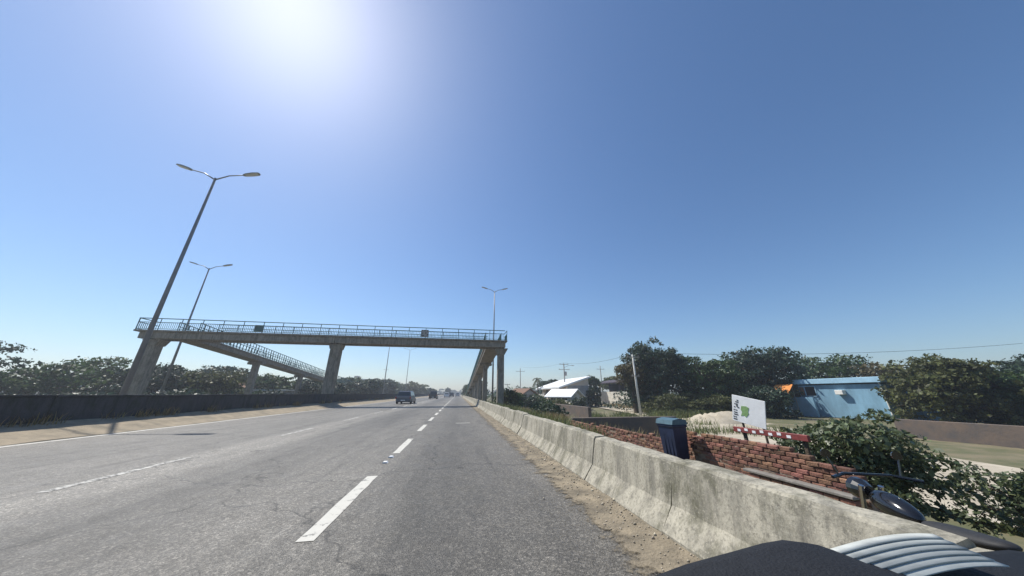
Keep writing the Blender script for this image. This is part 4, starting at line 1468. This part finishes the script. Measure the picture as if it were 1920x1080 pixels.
# parked motorcycle behind the barrier
mc = thing('motorcycle', 'black motorcycle parked behind the barrier at the near end of the brick wall', 'motorcycle', (4.0, 2.35, -0.60), R(-24))
for yk in (-0.65, 0.65):
    m = MB()
    rings = []
    for i in range(25):
        a = 2 * math.pi * i / 24
        rings.append((0, yk + 0.27 * math.cos(a), 0.31 + 0.27 * math.sin(a)))
    m.tube(rings, 0.045, 8, False)
    wo = m.build('wheel', M['rubber'], mc, True)
    hb = MB().tube([(-0.06, yk, 0.31), (0.06, yk, 0.31)], 0.06, 10)
    for i in range(8):
        a = math.pi * i / 4
        hb.tube([(0, yk, 0.31), (0, yk + 0.26 * math.cos(a), 0.31 + 0.26 * math.sin(a))], 0.008, 5)
    hb.build('spokes', M['steel'], wo)
MB().loft([[(-0.05, 0.02, 0.72), (0.05, 0.02, 0.72), (0.05, 0.02, 0.8), (-0.05, 0.02, 0.8)], [(-0.13, 0.18, 0.68), (0.13, 0.18, 0.68), (0.1, 0.18, 0.9), (-0.1, 0.18, 0.9)], [(-0.13, 0.36, 0.7), (0.13, 0.36, 0.7), (0.1, 0.36, 0.93), (-0.1, 0.36, 0.93)], [(-0.06, 0.5, 0.76), (0.06, 0.5, 0.76), (0.05, 0.5, 0.88), (-0.05, 0.5, 0.88)]]).build('tank', M['black_gloss'], mc, True).modifiers.new('round', 'SUBSURF').render_levels = 2
MB().loft([[(-0.1, -0.62, 0.78), (0.1, -0.62, 0.78), (0.09, -0.62, 0.86), (-0.09, -0.62, 0.86)], [(-0.13, -0.3, 0.72), (0.13, -0.3, 0.72), (0.12, -0.3, 0.83), (-0.12, -0.3, 0.83)], [(-0.1, 0.05, 0.7), (0.1, 0.05, 0.7), (0.08, 0.05, 0.8), (-0.08, 0.05, 0.8)]]).build('seat', M['black_matt'], mc, True).modifiers.new('round', 'SUBSURF').render_levels = 2
MB().bbox(-0.13, 0.13, -0.1, 0.3, 0.27, 0.62, 0.04).build('engine', M['engine'], mc)
MB().tube([(0, -0.6, 0.34), (0, -0.1, 0.4), (0, 0.25, 0.72), (0, 0.48, 0.8)], 0.03, 7).build('frame', M['black_gloss'], mc)
for s in (-1, 1):
    MB().tube([(s * 0.08, 0.65, 0.31), (s * 0.08, 0.47, 0.92)], 0.022, 7).build('fork', M['steel'], mc)
    mi = MB().tube([(s * 0.25, 0.44, 1.0), (s * 0.3, 0.46, 1.17)], 0.008, 5)
    mi.tube([(s * 0.3, 0.455, 1.2), (s * 0.3, 0.475, 1.2)], [0.045, 0.04], 12)
    mi.build('mirror', M['black_gloss'], mc)
MB().tube([(-0.36, 0.36, 1.0), (-0.2, 0.46, 1.02), (0.2, 0.46, 1.02), (0.36, 0.36, 1.0)], 0.015, 6).build('handlebar', M['black_gloss'], mc)
hl = MB().tube([(0, 0.5, 0.86), (0, 0.6, 0.86), (0, 0.66, 0.86)], [0.05, 0.095, 0.1], 14).build('headlight', M['black_gloss'], mc)
MB().tube([(0, 0.661, 0.86), (0, 0.675, 0.86)], [0.09, 0.06], 14).build('lens', M['head'], hl)
MB().tube([(0.13, 0.2, 0.3), (0.16, -0.1, 0.24), (0.17, -0.75, 0.34)], [0.022, 0.03, 0.045], 8).build('exhaust', M['steel'], mc)
MB().prism([(-0.95, 0.5), (-0.6, 0.68), (-0.4, 0.68), (-0.6, 0.72), (-0.97, 0.54)], 'x', -0.07, 0.07).build('rear_fender', M['black_gloss'], mc)
MB().tube([(-0.03, -0.15, 0.3), (-0.28, -0.2, 0.0)], 0.012, 5).build('side_stand', M['steel'], mc)

# ------------------------------------------------------------------ inside the car: dashboard pad and papers
da = thing('car_dashboard', 'dark moulded car dashboard top in the bottom right corner', 'dashboard', (0, 0, 0))
prof_x = [(-0.95, 0.78), (-0.3, 0.785), (0.0, 0.80), (0.16, 0.85), (0.285, 0.913), (0.40, 0.933), (0.50, 0.944), (0.56, 0.951), (0.605, 0.953), (0.65, 0.946), (0.70, 0.930), (0.80, 0.912), (0.95, 0.905), (1.15, 0.90)]
rows_ = [(0.10, -0.30), (0.10, -0.08), (0.14, -0.045), (0.30, -0.012), (0.48, -0.001), (0.54, 0.0), (0.565, -0.006), (0.58, -0.03), (0.60, -0.10), (0.62, -0.30)]
vs_, fs_ = [], []
for (yk, dz) in rows_:
    for (xk, zk) in prof_x:
        vs_.append((xk, yk, zk + dz))
npf = len(prof_x)
for j in range(len(rows_) - 1):
    for i in range(npf - 1):
        k = j * npf + i
        fs_.append((k, k + 1, k + npf + 1, k + npf))
fs_.append(tuple(range(npf)))
last_ = (len(rows_) - 1) * npf
fs_.append(tuple(last_ + i for i in range(npf)))
fs_.append(tuple(j * npf for j in range(len(rows_))))
fs_.append(tuple(j * npf + npf - 1 for j in range(len(rows_))))
MB().add(vs_, fs_).build('dashboard_pad', M['dash'], da, True)
MB().bbox(-0.9, 1.1, 0.62, 0.66, 0.25, 0.55, 0.01).build('bulkhead', M['dash'], da)
MB().bbox(-0.9, 1.1, -0.6, 0.66, 0.20, 0.246, 0.01).build('floor_pan', M['dash'], da)
pp = thing('paper_stack', 'curled stack of white paper lying on the dashboard', 'papers', (0, 0, 0))
for s in range(6):
    rings = []
    for i in range(15):
        t = i / 14
        xk = 0.672 + 0.225 * t
        zk = 0.9135 + 0.020 * math.sin(t * 2.0) - 0.002 * t + s * 0.0036
        yn = 0.478 + 0.011 * s - 0.02 * t
        wd_ = 0.545 - 0.02 * t - yn
        rings.append([(xk + 0.004 * (5 - s), yn, zk), (xk + 0.004 * (5 - s), yn + wd_, zk + 0.002), (xk + 0.004 * (5 - s), yn + wd_, zk + 0.0042), (xk + 0.004 * (5 - s), yn, zk + 0.0020)])
    MB().loft(rings).build('sheet', M['paper'], pp, True)

# ------------------------------------------------------------------ the air
hz = MB().box(-420, 420, -40, 520, -1.9, 21.0).build('haze', None)
hm = bpy.data.materials.new('haze_air')
hm.use_nodes = True
hn = hm.node_tree.nodes
hn.remove(hn['Principled BSDF'])
pv = hn.new('ShaderNodeVolumePrincipled')
pv.inputs['Color'].default_value = (0.86, 0.92, 1.0, 1)
pv.inputs['Density'].default_value = 0.0012
pv.inputs['Anisotropy'].default_value = 0.35
hm.node_tree.links.new(pv.outputs[0], hn['Material Output'].inputs['Volume'])
hz.data.materials.clear()
hz.data.materials.append(hm)
tag(hz, 'thin pale haze filling the air over the road', 'haze', kind='stuff')
